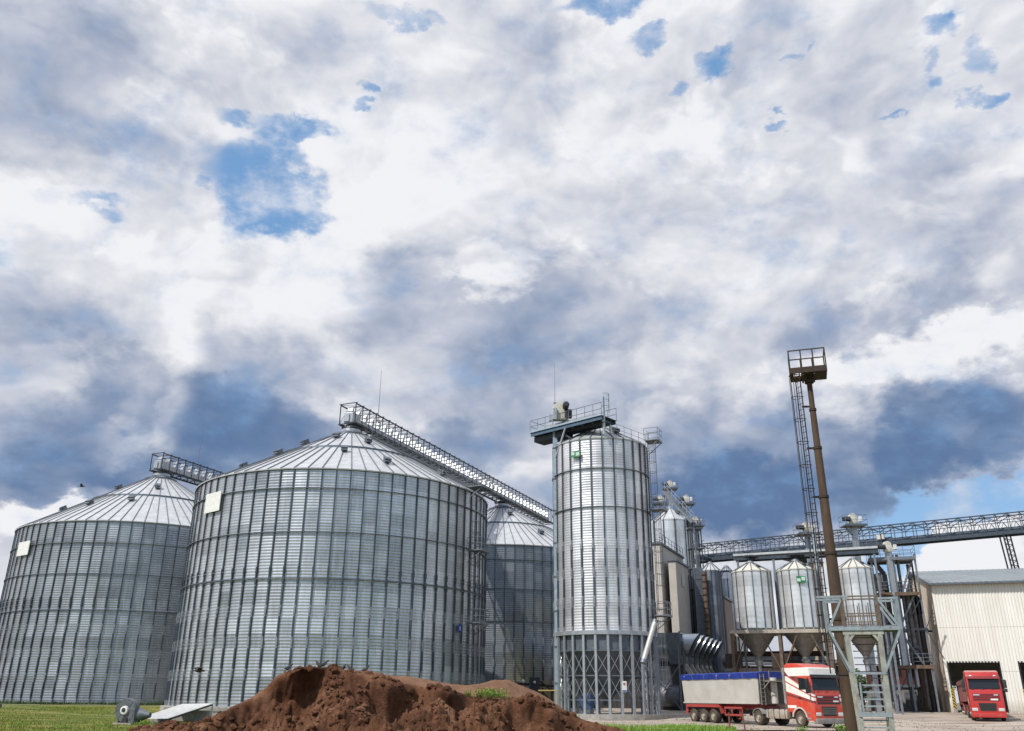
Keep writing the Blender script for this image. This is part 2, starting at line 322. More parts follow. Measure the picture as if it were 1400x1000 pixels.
STEELD = weathered('dark_steel', (.05, .055, .065), (.03, .033, .04), 4, .6, .3)
STEELG = weathered('grey_steel', (.22, .24, .27), (.13, .145, .17), 4, .5, .4, rust=.25)
BLUEG = weathered('blue_grey_paint', (.30, .355, .39), (.20, .235, .26), 3, .55, .1, rust=.35)
PALEP = weathered('pale_frame_paint', (.42, .42, .38), (.26, .25, .22), 3, .6, 0, rust=.4)
LBLUE = weathered('light_blue_steel', (.38, .46, .54), (.25, .32, .39), 3, .5, .2)
WHITE = weathered('white_paint', (.78, .78, .76), (.62, .61, .58), 3, .5)
CREAM = weathered('cream_machine_paint', (.66, .64, .58), (.45, .42, .35), 5, .55, rust=.2)
ROOFM = weathered('roof_zinc', (.62, .63, .65), (.46, .475, .50), 1.2, .40, .35)
ROOFR = weathered('roof_rib_zinc', (.20, .215, .24), (.12, .13, .15), 2, .5, .4)
CONC = weathered('concrete', (.40, .38, .34), (.24, .225, .20), 3, .9, bump=.01, streak=.3, rustc=(.16, .14, .12))
RUST = weathered('rusty_mast', (.085, .052, .03), (.04, .024, .016), 2.2, .85, .1, stretch=(1, 1, .3), bump=.006, bscale=18)
RUSTD = weathered('dark_rust', (.055, .035, .025), (.03, .02, .018), 4, .85)
RUSTF = weathered('rusty_frame', (.17, .12, .08), (.085, .05, .032), 3, .8, 0, rust=.4, rustc=(.10, .05, .03))
BEIGE = weathered('beige_sheet', (.52, .48, .43), (.44, .40, .355), .8, .7, streak=.12, rustc=(.36, .27, .18))
BLACK = weathered('black_opening', (.012, .012, .014), None, 3, .8)
RUBBER = weathered('rubber', (.03, .027, .024), (.10, .075, .055), 5, .85)
GREEN = weathered('green_sign', (.03, .20, .09), None, 4, .5)
PGREEN = weathered('pale_green_sign', (.55, .72, .60), None, 4, .5)

# ------------------------------------------------------------------ ground
def ground_mesh(name, mt, x0, x1, y0, y1, st, dz, amp):
    mb = MB(); nx = int((x1 - x0) / st); ny = int((y1 - y0) / st)
    for j in range(ny + 1):
        for i in range(nx + 1):
            x = x0 + (x1 - x0) * i / nx; y = y0 + (y1 - y0) * j / ny
            z = gz(x, y) + dz + amp * (noise.noise((x * .25, y * .25, 0)) * .6 + noise.noise((x * 1.3, y * 1.3, 3)) * .25)
            mb.v.append(Vector((x, y, z)))
    for j in range(ny):
        for i in range(nx):
            a = j * (nx + 1) + i; mb.f.append((a, a + 1, a + nx + 2, a + nx + 1))
    return mb.build(name, mt, smooth=True)
def ground_mat():
    mt, t, b = newmat('grass_and_earth'); n = t.nodes.new; l = t.links.new
    tc = n('ShaderNodeTexCoord')
    def nz(s, d=6, st=(1, 1, 1)):
        mp = n('ShaderNodeMapping'); mp.inputs['Scale'].default_value = st; l(tc.outputs['Object'], mp.inputs[0])
        q = n('ShaderNodeTexNoise'); q.inputs['Scale'].default_value = s; q.inputs['Detail'].default_value = d; l(mp.outputs[0], q.inputs['Vector']); return q.outputs[0]
    r = n('ShaderNodeValToRGB'); e = r.color_ramp.elements
    e[0].position = .35; e[0].color = (.04, .075, .006, 1); e[1].position = .66; e[1].color = (.26, .20, .06, 1)
    k = r.color_ramp.elements.new(.5); k.color = (.09, .125, .01, 1)
    l(nz(.5, 8, (.35, 1.6, 1)), r.inputs[0])
    sp = n('ShaderNodeSeparateXYZ'); l(tc.outputs['Object'], sp.inputs[0])
    mk = n('ShaderNodeMapRange'); mk.inputs[1].default_value = 92; mk.inputs[2].default_value = 97; l(mnode('ADD', sp.outputs[1], mnode('MULTIPLY', nz(.3), 8, tree=t), tree=t), mk.inputs[0])
    mg = n('ShaderNodeMix'); mg.data_type = 'RGBA'; l(mk.outputs[0], mg.inputs[0]); l(r.outputs[0], mg.inputs[6]); mg.inputs[7].default_value = (.16, .145, .115, 1); l(mg.outputs[2], b.inputs['Base Color']); b.inputs['Roughness'].default_value = .95
    bp = n('ShaderNodeBump'); bp.inputs['Distance'].default_value = .05; l(nz(9, 6), bp.inputs['Height']); l(bp.outputs[0], b.inputs['Normal'])
    return mt
GM = ground_mat()
g = ground_mesh('ground', GM, -110, 110, 2, 150, 1.0, 0, .08); struct(g, 'grass and bare earth around the silos')
far = MB()
n_ = 64
for r_, z_ in ((149, .72), (400, .5), (6000, 0.0)):
    for k in range(n_):
        a = 2 * PI * k / n_; far.v.append(Vector((r_ * math.cos(a), 70 + r_ * math.sin(a), z_ - (.25 if r_ == 149 else 0))))
for i in range(2):
    for k in range(n_): far.f.append((i * n_ + k, i * n_ + (k + 1) % n_, (i + 1) * n_ + (k + 1) % n_, (i + 1) * n_ + k))
inner = [far.v[k].copy() for k in range(n_)]
far.v += [Vector((p.x, p.y, -2.0)) for p in [Vector((149 * .2 * math.cos(2 * PI * k / n_), 70 + 149 * .2 * math.sin(2 * PI * k / n_), 0)) for k in range(n_)]]
for k in range(n_): far.f.append((3 * n_ + k, 3 * n_ + (k + 1) % n_, (k + 1) % n_, k))
struct(far.build('far_ground', GM), 'flat land stretching to the horizon')

def yard_mat():
    mt, t, b = newmat('yard_concrete'); n = t.nodes.new; l = t.links.new
    tc = n('ShaderNodeTexCoord')
    a = n('ShaderNodeTexNoise'); a.inputs['Scale'].default_value = .35; a.inputs['Detail'].default_value = 8; a.inputs['Roughness'].default_value = .7
    mp = n('ShaderNodeMapping'); mp.inputs['Scale'].default_value = (.5, 1.6, 1); l(tc.outputs['Object'], mp.inputs[0]); l(mp.outputs[0], a.inputs['Vector'])
    r = n('ShaderNodeValToRGB'); e = r.color_ramp.elements; e[0].position = .36; e[0].color = (.20, .155, .12, 1); e[1].position = .60; e[1].color = (.46, .40, .34, 1)
    l(a.outputs[0], r.inputs[0])
    br = n('ShaderNodeTexBrick'); br.inputs['Scale'].default_value = 1; br.inputs['Brick Width'].default_value = 6; br.inputs['Row Height'].default_value = 3; br.inputs['Mortar Size'].default_value = .03
    br.inputs['Color1'].default_value = (1, 1, 1, 1); br.inputs['Color2'].default_value = (.88, .88, .88, 1); br.inputs['Mortar'].default_value = (.45, .42, .38, 1); l(tc.outputs['Object'], br.inputs['Vector'])
    mx = n('ShaderNodeMix'); mx.data_type = 'RGBA'; mx.blend_type = 'MULTIPLY'; mx.inputs[0].default_value = 1; l(r.outputs[0], mx.inputs[6]); l(br.outputs[0], mx.inputs[7])
    l(mx.outputs[2], b.inputs['Base Color']); b.inputs['Roughness'].default_value = .9
    return mt
yd = ground_mesh('yard', yard_mat(), 6, 75, 56, 112, 1.0, .07, .02); struct(yd, 'pale worn concrete yard with mud stains')

# ------------------------------------------------------------------ silos
def corr_profile(R, z0, z1, pitch=.26, amp=.024, per=4):
    n = int((z1 - z0) / pitch * per)
    return [(R + amp * math.sin(2 * PI * (z0 + (z1 - z0) * i / n) / pitch), z0 + (z1 - z0) * i / n) for i in range(n + 1)]
def stiffener_mesh(R, z0, z1, wd=.13, dp=.10, low=None):
    mb = MB(); zl = low if low else z0
    if z1 > zl: mb.box((R + dp / 2 + .02, 0, (zl + z1) / 2), (dp, wd, z1 - zl - .03))
    z = z0; k = 0
    while low and z < low - .1:
        h = min(2.45, low - z); off = .02 if k % 2 else -.02; ww = wd * (1.25 if k % 2 else 1.1)
        mb.box((R + dp / 2 + .035, off, z + h * .5), (dp + .03, ww, h - .05))
        mb.box((R + dp + .07, off * .5, z + h), (.04, ww * 1.25, .5))
        z += h; k += 1
    return mb
def make_silo(name, label, az_d, R, z0, H, apex, nst, hoops, skin, cat='silo', rot=0.0, vents=(), steps=(.5,), mid=None, low=.55, group=None, slab=True, peak=None, roofm=None, ribs=None, corr=(.25, .013), over=.16, segs=None, collar=True, pos=None, sw=.10, sd=.09):
    c = pos if pos is not None else polar(*az_d)
    root = thing(name, label, cat, (c.x, c.y, z0), rot, group)
    lz = H - z0; la = apex - z0
    segs = segs or nst * 2
    MB().lathe(corr_profile(R, 0, lz, *corr), segs).build('wall', skin, root, local=True, smooth=True)
    st0 = None
    for k in range(nst):
        if st0 is None:
            st0 = stiffener_mesh(R, 0.02, lz - .03, sw, sd, lz * low if low else None).build('stiffener', STIF2 if low else STIF, root, local=True)
        else:
            o = st0.copy(); col.objects.link(o); o.parent = root; o.rotation_euler = (0, 0, 2 * PI * k / nst); ROOTM[o.name] = ROOTM[root.name]
    for hz in hoops:
        MB().lathe([(R + .05, -.03), (R + sd + .09, -.03), (R + sd + .09, .03), (R + .05, .03)], nst, a0=0).build('wind_ring', GALD, root, local=True).location.z = hz - z0
    # roof: flat facets between raised ribs
    rm = roofm or ROOFM
    nr = ribs or nst; rt = R * .055 + .12; slope = (la - lz) / (R - rt)
    mb = MB(); ne = nr
    def rz_(r): return lz + .02 + (R - r) * slope
    prof = [(R + over, rz_(R + over)), (R * .5, rz_(R * .5)), (rt, rz_(rt))]
    mb.lathe(prof, ne)
    mb.lathe([(R + over, rz_(R + over) - .09), (R + over + .02, rz_(R + over) + .01), (R - .02, rz_(R - .02) + .0)], ne)
    mb.build('roof', rm, root, local=True)
    rb = MB(); inner = (.5 if nst > 40 else 0)
    for k in range(nr):
        a = 2 * PI * k / nr; r_in = rt if (k % 2 == 0 or nr < 40) else R * .5
        d = Vector((math.cos(a), math.sin(a), 0))
        p = d * (R + over + .03); p.z = rz_(R + over + .03) + .03; q = d * r_in; q.z = rz_(r_in) + .03
        rb.beam(p, q, .07, .11, upv=(0, 0, 1))
    rb.build('roof_rib', ROOFR, root, local=True)
    for s_ in steps:
        r_ = R * s_
        MB().lathe([(r_ + .10, rz_(r_ + .10) - .0), (r_ + .06, rz_(r_) + .16), (r_ - .02, rz_(r_) + .14)], nr).build('roof_ring', STIF, root, local=True)
    if collar:
        hc_ = min(1, R / 5)
        mb = MB(); mb.lathe([(rt + .15, rz_(rt + .15)), (rt + .12, rz_(rt) + .28 * hc_), (rt * .7, rz_(rt) + .34 * hc_), (rt * .7, rz_(rt) + .6 * hc_), (.01, rz_(rt) + .62 * hc_)], 16)
        mb.build('roof_cap', GAL, root, local=True)
    for (aa, fr) in vents:
        r_ = R * fr; a = rad(aa); d = Vector((math.cos(a), math.sin(a), 0)); p = d * r_; p.z = rz_(r_)
        M = Matrix.Translation(p) @ Matrix.Rotation(a, 4, 'Z') @ Matrix.Rotation(math.atan(slope), 4, 'Y')
        mb = MB(); mb.box((0, 0, .20), (.5, .5, .40), M); mb.box((.10, 0, .46), (.75, .62, .10), M)
        mb.prism([(.34, .42), (.62, .30), (.62, .24), (.34, .1)], -.3, .3, M)
        v = mb.build('roof_vent', GALD if fr < .95 else GAL, root, local=True)
        MB().box((.27, 0, .22), (.02, .4, .3), M).build('vent_opening', BLACK, v, local=True)
    if slab:
        MB().lathe([(R + .45, -1.1), (R + .45, -.02), (R - .4, 0.0)], nst, capt=False).build('foundation', CONC, root, local=True)
    return root
def cage_ladder(root, p, out, z0, z1, tan=None, wd=.45, cage_from=2.2, platforms=(), mat_=STEELG, rail_h=1.1, name='ladder', cage_r=.38, step=.33, hoop=1.0):
    # p: foot of the ladder (x, y), out: unit vector pointing away from the wall
    out = Vector((out[0], out[1], 0)).normalized(); t_ = Vector((-out.y, out.x, 0)); p = Vector((p[0], p[1], 0))
    mb = MB()
    for s_ in (-1, 1): a = p + t_ * (wd / 2 * s_); mb.beam(a + Vector((0, 0, z0)), a + Vector((0, 0, z1 + 1.0)), .05, .05)
    z = z0 + .3
    while z < z1 + .8:
        mb.rod(p + t_ * (-wd / 2) + Vector((0, 0, z)), p + t_ * (wd / 2) + Vector((0, 0, z)), .018, 4); z += step
    lad = mb.build(name, mat_, root)
    cg = MB(); z = z0 + cage_from; hs = []
    def arc(z):
        return [p + out * (cage_r * (math.sin(a)) * 1.8) + t_ * (cage_r * math.cos(a)) + Vector((0, 0, z)) for a in [PI * k / 6 for k in range(7)]]
    while z < z1 + 1.0:
        cg.path(arc(z), .022, 4); z += hoop
    top = z - hoop
    for k in range(1, 6, 1):
        a = arc(0)[k]
        if z0 + cage_from < top: cg.rod(a + Vector((0, 0, z0 + cage_from)), a + Vector((0, 0, top)), .016, 4)
    cg.build('safety_cage', mat_, lad)
    for pz, pw, pd in platforms:
        c = p + out * (pd / 2 - .15) + Vector((0, 0, pz)); M = Matrix((out, t_, Vector((0, 0, 1)))).transposed().to_4x4(); M.translation = c
        q = MB(); q.box((0, 0, -.05), (pd, pw, .08), M); q.box((pd / 2, 0, -.05), (.05, pw, .2), M)
        for s_ in (-1, 1): q.beam(M @ Vector((pd / 2, s_ * pw * .4, -.1)), M @ Vector((-pd / 2, s_ * pw * .4, -1.1)), .06, .06)
        pl = q.build('landing', mat_, root)
        r_ = MB(); cs = [(-pd / 2, -pw / 2), (pd / 2, -pw / 2), (pd / 2, pw / 2), (-pd / 2, pw / 2)]
        for zz in (.55, rail_h): r_.path([M @ Vector((a, b, zz)) for a, b in cs], .025, 4)
        for a, b in cs + [(pd / 2, 0)]: r_.rod(M @ Vector((a, b, 0)), M @ Vector((a, b, rail_h)), .025, 4)
        r_.build('railing', mat_, pl)
    return lad
def board(root, name, azd, cx, cy, R, zc, wd, ht, mt, t=.06, off=.22, label=None):
    # flat board on a cylinder wall, azd = angle of its centre around the silo axis (world)
    a = rad(azd); M = Matrix.Translation((cx, cy, zc)) @ Matrix.Rotation(a, 4, 'Z')
    mb = MB(); mb.box((R + off, 0, 0), (t, wd, ht), M); mb.box((R + off / 2, wd * .35, 0), (off, .06, ht * .8), M); mb.box((R + off / 2, -wd * .35, 0), (off, .06, ht * .8), M)
    return mb.build(name, mt, root, label=label), M

SKB = silo_skin('zinc_skin_near', 74, 0, 1.12, (.48, .50, .53), .26, metal=.76, rough=.36)
SKA = silo_skin('zinc_skin_left', 76, 0, 1.3, (.37, .39, .42), .22, metal=.8, rough=.38)
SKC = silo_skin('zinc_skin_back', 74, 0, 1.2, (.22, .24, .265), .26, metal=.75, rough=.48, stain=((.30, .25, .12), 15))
cB = polar(-11.07, 88); cA = polar(-22.7, 118); cC = polar(-.6, 122.6)
silB = make_silo('grain_silo', 'largest ribbed steel grain silo, behind the soil heap, small blue sign on its wall', None, 14.4, .88, 20.2, 27.6, 74, (10.8, 14.65, 18.4), SKB, pos=cB, steps=(.52, .13),
    vents=[(-82, .62), (-62, .80), (-100, .26), (-128, .6), (-140, .34), (-60, .35), (-30, .8), (-150, .72), (172, .93), (-176, .8)], group='big ribbed grain silos')
silA = make_silo('grain_silo', 'leftmost large grain silo, cut off by the left edge, standing over the grass', None, 15.0, .88, 19.7, 28.2, 76, (10.1, 13.9, 17.2), SKA, pos=cA, steps=(.52, .13),
    vents=[(-85, .62), (-112, .68), (-70, .35), (-130, .34), (-142, .7), (-160, .9)], group='big ribbed grain silos')
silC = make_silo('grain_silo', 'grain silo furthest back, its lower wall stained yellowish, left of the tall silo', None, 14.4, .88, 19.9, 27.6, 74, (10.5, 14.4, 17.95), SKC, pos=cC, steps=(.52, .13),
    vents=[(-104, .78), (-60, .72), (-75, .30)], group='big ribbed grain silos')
board(silB, 'blank_board', -131.6, cB.x, cB.y, 14.4, 17.8, 2.5, 1.75, WHITE, label='blank white board')
board(silA, 'blank_board', -126.4, cA.x, cA.y, 15.0, 16.9, 2.5, 1.55, WHITE, label='blank white board')
# rooftop hatch boxes at the left eaves
for s_, c_, R_, H_, aa in ((silB, cB, 14.4, 20.2, -133), (silA, cA, 15.0, 19.7, -132)):
    a = rad(aa); M = Matrix.Translation((c_.x, c_.y, H_ + 1.25)) @ Matrix.Rotation(a, 4, 'Z') @ Matrix.Rotation(rad(20), 4, 'Y')
    MB().box((R_ - .9, 0, 0), (2.2, 2.6, .16), M).box((R_ - .9, 0, -.5), (1.7, 2.2, .9), M).build('roof_hatch', GALD, s_)
# small round blue sign with a white mark on the big silo
a = rad(-31.3); d_ = Vector((math.cos(a), math.sin(a), 0)); pB = cB + d_ * (14.4 + .2) + Vector((0, 0, 7.45))
M = Matrix.Translation(pB) @ Matrix.Rotation(a, 4, 'Z')
sg = MB().lathe([(.001, -.02), (.42, -.02), (.42, .02), (.001, .02)], 20, M=M @ Matrix.Rotation(PI / 2, 4, 'Y') @ Matrix.Diagonal((.95, .6, 1, 1))).build('round_sign', weathered('blue_sign', (.02, .07, .45), None, 3, .4), silB, label='small blue round sign')
k_ = MB()
for s_ in (-1, 1): k_.beam(M @ Vector((.04, -.11 * s_, -.17)), M @ Vector((.04, .11 * s_, .15)), .02, .06, upv=d_)
k_.build('white_mark', WHITE, sg)
# caged ladder with landings on the right flank of the big silo
a = rad(-26); d_ = Vector((math.cos(a), math.sin(a), 0)); pl = cB + d_ * 14.95
cage_ladder(silB, pl, d_, .9, 20.4, platforms=((20.3, 2.2, 1.5), (14.4, 1.8, 1.5), (8.0, 1.8, 1.5)), mat_=STEELG)

# ------------------------------------------------------------------ conveyor galleries over the big silos
def gallery(name, label, p0, direc, length, z, wd=1.9, ht=2.1, bay=1.35, group=None, supports=(), apex=27.4):
    dx = Vector((direc[0], direc[1], 0)).normalized(); rz = math.atan2(dx.y, dx.x)
    root = thing(name, label, 'conveyor', (p0[0], p0[1], z), rz, group)
    n = int(length / bay); X = n * bay
    b = MB()
    for y in (-wd / 2, wd / 2):
        b.box((X / 2, y, 0), (X, .12, .22)); 
    for k in range(n + 1): b.box((k * bay, 0, -.02), (.07, wd + .35, .08))
    for k in range(n):
        s_ = 1 if k % 2 else -1; b.beam((k * bay, -s_ * wd / 2, -.05), ((k + 1) * bay, s_ * wd / 2, -.05), .05, .05)
    b.build('floor_frame', STEELD, root, local=True)
    MB().box((X / 2, -wd / 2 + .28, .12), (X, .55, .05)).build('walkway', GALD, root, local=True)
    t = MB()
    for y in (-wd / 2, wd / 2):
        t.box((X / 2, y, ht), (X, .10, .12))
    for k in range(n + 1):
        for y in (-wd / 2, wd / 2): t.box((k * bay, y, ht / 2 + .02), (.09, .08, ht - .18))
        t.box((k * bay, 0, ht + .1), (.08, wd + .3, .08))
    t.build('truss_frame', STEELD, root, local=True)
    d2 = MB()
    for k in range(n):
        for y in (-wd / 2 , wd / 2):
            d2.beam((k * bay + .06, y, .15), ((k + 1) * bay - .06, y, ht - .1), .045, .045)
        s_ = 1 if k % 2 else -1
        d2.beam((k * bay, -s_ * wd / 2, ht + .02), ((k + 1) * bay, s_ * wd / 2, ht + .02), .04, .04)
    d2.build('bracing', GALD, root, local=True)
    c = MB()
    for k in range(n):
        x = k * bay + bay / 2
        M = Matrix.Translation((x, .15, .62)) @ Matrix.Rotation(rad(0), 4, 'Z')
        c.box((0, 0, 0), (bay * .97, .62, .72), M)
        c.prism([(-bay * .2, .42), (bay * .05, .42), (bay * .12, 1.25), (-bay * .02, 1.3)], -.34, .34, M)
    c.build('conveyor_trough', GAL, root, local=True)
    for sx in supports:
        q = MB()
        for sxx in (-.55, .55):
            for y in (-.6, .6): q.beam((sx + sxx, y, -.1), (sx + sxx * 1.3, y * 1.25, apex - z - .2), .1, .1)
        q.box((sx, 0, -.3), (1.6, 1.7, .28)); q.lathe([(.5, -1.0), (.42, -.4)], 10, c=(sx, 0, 0)); q.lathe([(.7, -.45), (.7, -.3)], 10, c=(sx, 0, 0), capt=True, capb=True)
        q.build('support_frame', STEELD, root, local=True)
    mbx = MB().box((.9, 0, .7), (1.5, 1.1, 1.1), bev=.05); mbx.build('drive_box', GAL, root, local=True)
    return root
u_ = (cC - cB); u_.z = 0; LBC = u_.length; u_.normalize()
g0 = cB - u_ * .9
gallery('conveyor_gallery', 'long dark lattice conveyor gallery over the peak of the largest silo', g0, u_, 60, 28.45, supports=(1.1, .9 + LBC), group='lattice conveyor galleries')
gB = bpy.data.objects['conveyor_gallery']
q = MB(); q.box((13.5, -1.75, -1.25), (24, .8, .07)); q.box((13.5, -2.14, -1.25), (24, .06, .22)); q.box((13.5, -1.36, -1.25), (24, .06, .22))
for k in range(12): q.beam((2 + k * 2.1, -1.4, -1.2), (2 + k * 2.1, -1.0, -.1), .06, .06)
cw_ = q.build('side_catwalk', STEELG, gB, local=True)
q = MB()
for k in range(23): q.box((1.6 + k * 1.08, -2.14, -.7), (.05, .05, 1.0))
for zz in (-.72, -.2): q.box((13.5, -2.14, zz), (24, .04, .05))
q.build('railing', GALD, cw_, local=True)
g1 = cA - u_ * 1.2
gallery('conveyor_gallery', 'shorter-looking lattice conveyor gallery over the peak of the leftmost silo', g1, u_, 60, 28.9, supports=(1.3,), apex=28.0, group='lattice conveyor galleries')
# lightning rods
for p, zz, h_, lb in ((cB + u_ * 5.0, 30.5, 6.0, 'thin lightning rod above the conveyor over the largest silo'), (cA + u_ * 6.0, 31.0, 6.5, 'thin lightning rod above the conveyor over the leftmost silo')):
    r_ = thing('lightning_rod', lb, 'lightning rod', (p.x, p.y, zz)); r_['group'] = 'lightning rods'
    MB().rod((0, 0, 0), (0, 0, h_), .045, 5, .02).build('rod', STEELG, r_, local=True)
    MB().box((0, 0, .03), (.3, .3, .06)).build('base', STEELG, r_, local=True)

# ------------------------------------------------------------------ tall hopper silo on legs
RT = 4.45; cT = polar(6.12, 80); ZR = 7.1; ZB = .55
SKT = silo_skin('zinc_skin_tall', 27, 0, 1.2, (.68, .67, .69), .14, metal=.68, rough=.42)
tall = make_silo('hopper_silo', 'tall slim grain silo raised on a ring of steel legs, green sign near its top', None, RT, ZR, 24.1, 26.4, 27, (17.7, 21.2), SKT, pos=cT, steps=(), ribs=27, corr=(.23, .012), low=.42, slab=False, segs=81, sw=.12, over=.1,
    vents=[(-62, .55)])
q = MB(); q.lathe([(RT + .16, ZR - .28), (RT + .2, ZR - .28), (RT + .2, ZR + .05), (RT + .06, ZR + .05)], 27, c=(cT.x, cT.y, 0)); q.build('ring_beam', GAL, tall)
q = MB(); q.lathe([(RT - .1, ZR - .1), (RT - .12, ZR - 1.5), (.35, 1.7), (.3, 1.2)], 27, c=(cT.x, cT.y, 0)); q.build('hopper_cone', GALD, tall)
leg0 = None
for k in range(27):
    if leg0 is None:
        leg0 = MB().box((RT + .06, 0, (ZB - ZR) / 2 - .14), (.16, .20, ZR - ZB - .28)).box((RT + .06, 0, ZB - ZR + .02), (.34, .34, .04)).build('leg', GAL, tall, local=True)
    else:
        o = leg0.copy(); col.objects.link(o); o.parent = tall; o.rotation_euler = (0, 0, 2 * PI * k / 27); ROOTM[o.name] = ROOTM[tall.name]
for zz in (5.55, 3.55, 1.65):
    MB().lathe([(RT - .08, -.05), (RT + .0, -.05), (RT + .0, .05), (RT - .08, .05)], 27).build('leg_tie_ring', GALD, tall, local=True).location.z = zz - ZR
for k in range(27):
    br = MB()
    a0, a1 = 2 * PI * k / 27, 2 * PI * (k + 1) / 27; r_ = RT + .02
    for zb, zt in ((3.6, 5.4), (1.7, 3.5)):
        for (aa, ab) in ((a0, a1), (a1, a0)):
            br.beam((r_ * math.cos(aa), r_ * math.sin(aa), zb - ZR), (r_ * math.cos(ab), r_ * math.sin(ab), zt - ZR), .05, .03)
    br.build('cross_brace', GAL, tall, local=True)
MB().lathe([(RT + .75, -1.0), (RT + .75, ZB), (.1, ZB)], 30, c=(cT.x, cT.y, 0)).build('foundation', CONC, tall)
# green sign of two squares
sb, M = board(tall, 'sign_board', -124, cT.x, cT.y, RT, 22.6, .98, .58, weathered('sign_backing', (.05, .22, .12), None, 3, .5), off=.3, t=.04, label='green sign with two pale squares')
MB().box((RT + .33, .25, -.02), (.02, .36, .32), M).box((RT + .33, -.24, .06), (.02, .33, .30), M).build('pale_square', PGREEN, sb)
# small notice on a leg
a = rad(-78); M = Matrix.Translation((cT.x, cT.y, 2.7)) @ Matrix.Rotation(a, 4, 'Z')
nb = MB().box((RT + .2, 0, 0), (.03, .42, .85), M).build('notice', WHITE, tall, label='small white notice with a blue lower edge')
MB().box((RT + .225, 0, -.33), (.01, .36, .12), M).build('notice_edge', weathered('notice_blue', (.05, .18, .42), None), nb)
mk = MB().lathe([(.001, -.005), (.09, -.005), (.09, .005), (.001, .005)], 12, M=M @ Matrix.Translation((RT + .225, 0, .2)) @ Matrix.Rotation(PI / 2, 4, 'Y')); mk.build('notice_symbol', weathered('notice_red', (.45, .05, .04), None), nb)
# caged ladders on its right flank with landings
a = rad(-25); d_ = Vector((math.cos(a), math.sin(a), 0))
for zs, ze, sh in ((17.2, 24.4, 0), (9.0, 18.0, .55), (.9, 8.6, 0.1)):
    td = Vector((-d_.y, d_.x, 0)); pp = cT + d_ * (RT + .38) + td * sh
    cage_ladder(tall, pp, d_, zs, ze, platforms=((ze, 1.5, 1.3),), mat_=STEELG)
# railing up the roof to the ladder
r_ = MB(); p0 = cT + Vector((.9, -1.4, 25.5)); a = rad(-14); p1 = cT + Vector((RT * math.cos(a), RT * math.sin(a), 24.3))
for k in range(6):
    p = p0.lerp(p1, k / 5); r_.rod(p, p + Vector((0, 0, 1.05)), .025, 4)
for zz in (.55, 1.05): r_.rod(p0 + Vector((0, 0, zz)), p1 + Vector((0, 0, zz)), .02, 4)
r_.build('roof_railing', STEELG, tall)
# slanted discharge spout at right
q = MB(); pa = polar(9.3, 75.2, 7.75); pb = polar(8.5, 74.2, 4.75)
sp = thing('discharge_pipe', 'short pale slanted round discharge pipe at the right side of the tall silo legs', 'pipe', (pb.x, pb.y, pb.z))
MB().rod(pb, pa, .21, 14).build('pipe', weathered('pale_pipe', (.52, .52, .49), (.36, .36, .34), 3, .5, .2), sp, smooth=True, auto=40)
MB().rod(pb - (pa - pb).normalized() * .3, pb, .24, 14).rod(pa, pa + (pa - pb).normalized() * .2, .24, 14).build('collar', STEELG, sp, smooth=True, auto=40)
MB().beam(polar(8.6, 74.6, .6), polar(8.6, 74.6, 5.0), .1, .1).beam(polar(9.3, 75.3, .6), polar(9.3, 75.3, 7.5), .1, .1).build('prop', STEELG, sp)

# bucket elevator trunk and top bridge
tr = polar(3.05, 78.8); 
el = thing('bucket_elevator', 'light blue bucket elevator trunk up the left side of the tall silo', 'elevator', (tr.x, tr.y, .5))
MB().box((tr.x, tr.y, 13.2), (.42, .5, 25.2)).build('trunk', LBLUE, el)
MB().box((tr.x + .75, tr.y + .5, 12.9), (.36, .4, 24.4)).build('trunk', LBLUE, el)
q = MB()
for zz in range(3, 25, 3): q.box((tr.x, tr.y, zz), (.52, .6, .08)).box((tr.x + .75, tr.y + .5, zz), (.46, .5, .08))
q.build('trunk_flange', STEELG, el)
hd = MB(); hc = Vector((tr.x + .5, tr.y - .4, 27.3)); hd.box(hc, (1.5, .8, 1.3), bev=.12); hd.lathe([(.001, -.42), (.62, -.42), (.62, .42), (.001, .42)], 18, M=Matrix.Translation(hc + Vector((0, 0, .55))) @ Matrix.Rotation(PI / 2, 4, 'X'))
h_ = hd.build('elevator_head', CREAM, el, smooth=True, auto=40)
mo = MB().lathe([(.001, -.55), (.3, -.55), (.32, .4), (.2, .5), (.001, .5)], 14, M=Matrix.Translation(hc + Vector((.5, -.8, .6))) @ Matrix.Rotation(PI / 2, 4, 'X')); mo.box(hc + Vector((.75, -.4, -.1)), (.7, .6, .8), bev=.06); mo.build('motor', STEELD, h_, smooth=True, auto=40)
MB().box(hc + Vector((-.55, -.55, -.15)), (.4, .3, 1.2), bev=.05).box(hc + Vector((-.95, -.3, -.5)), (.25, .4, .6)).build('belt_guard', GAL, h_)
b0 = polar(1.85, 80.8); b1 = polar(6.85, 75.4)
bd = (b1 - b0); bl = bd.length; brz = math.atan2(bd.y, bd.x)
bg_ = thing('top_bridge', 'light blue railed bridge sloping over the peak of the tall silo', 'walkway', (b0.x, b0.y, 25.85), brz)
bh = 0
MB().box((bl / 2, 0, 0), (bl, 2.3, .07)).build('deck', STEELD, bg_, local=True)
MB().box((bl * .22, .1, -.58), (bl * .42, 1.5, .5)).box((bl * .7, .1, -.28), (bl * .52, .9, .3)).build('under_conveyor', STEELD, bg_, local=True)
q = MB()
for y in (-1.17, 1.17): q.box((bl / 2, y, .08), (bl, .08, .16))
q.build('edge_beam', LBLUE, bg_, local=True)
q = MB()
for y in (-1.05, 1.05): q.box((bl / 2, y, -.2), (bl * .99, .1, .3))
for k in range(8): q.box((bl * k / 7.5 + .2, 0, -.2), (.1, 2.0, .2))
q.build('bearer', weathered('bridge_blue', (.10, .16, .23), (.06, .10, .15), 3, .5, .3), bg_, local=True)
q = MB(); n_r = 9
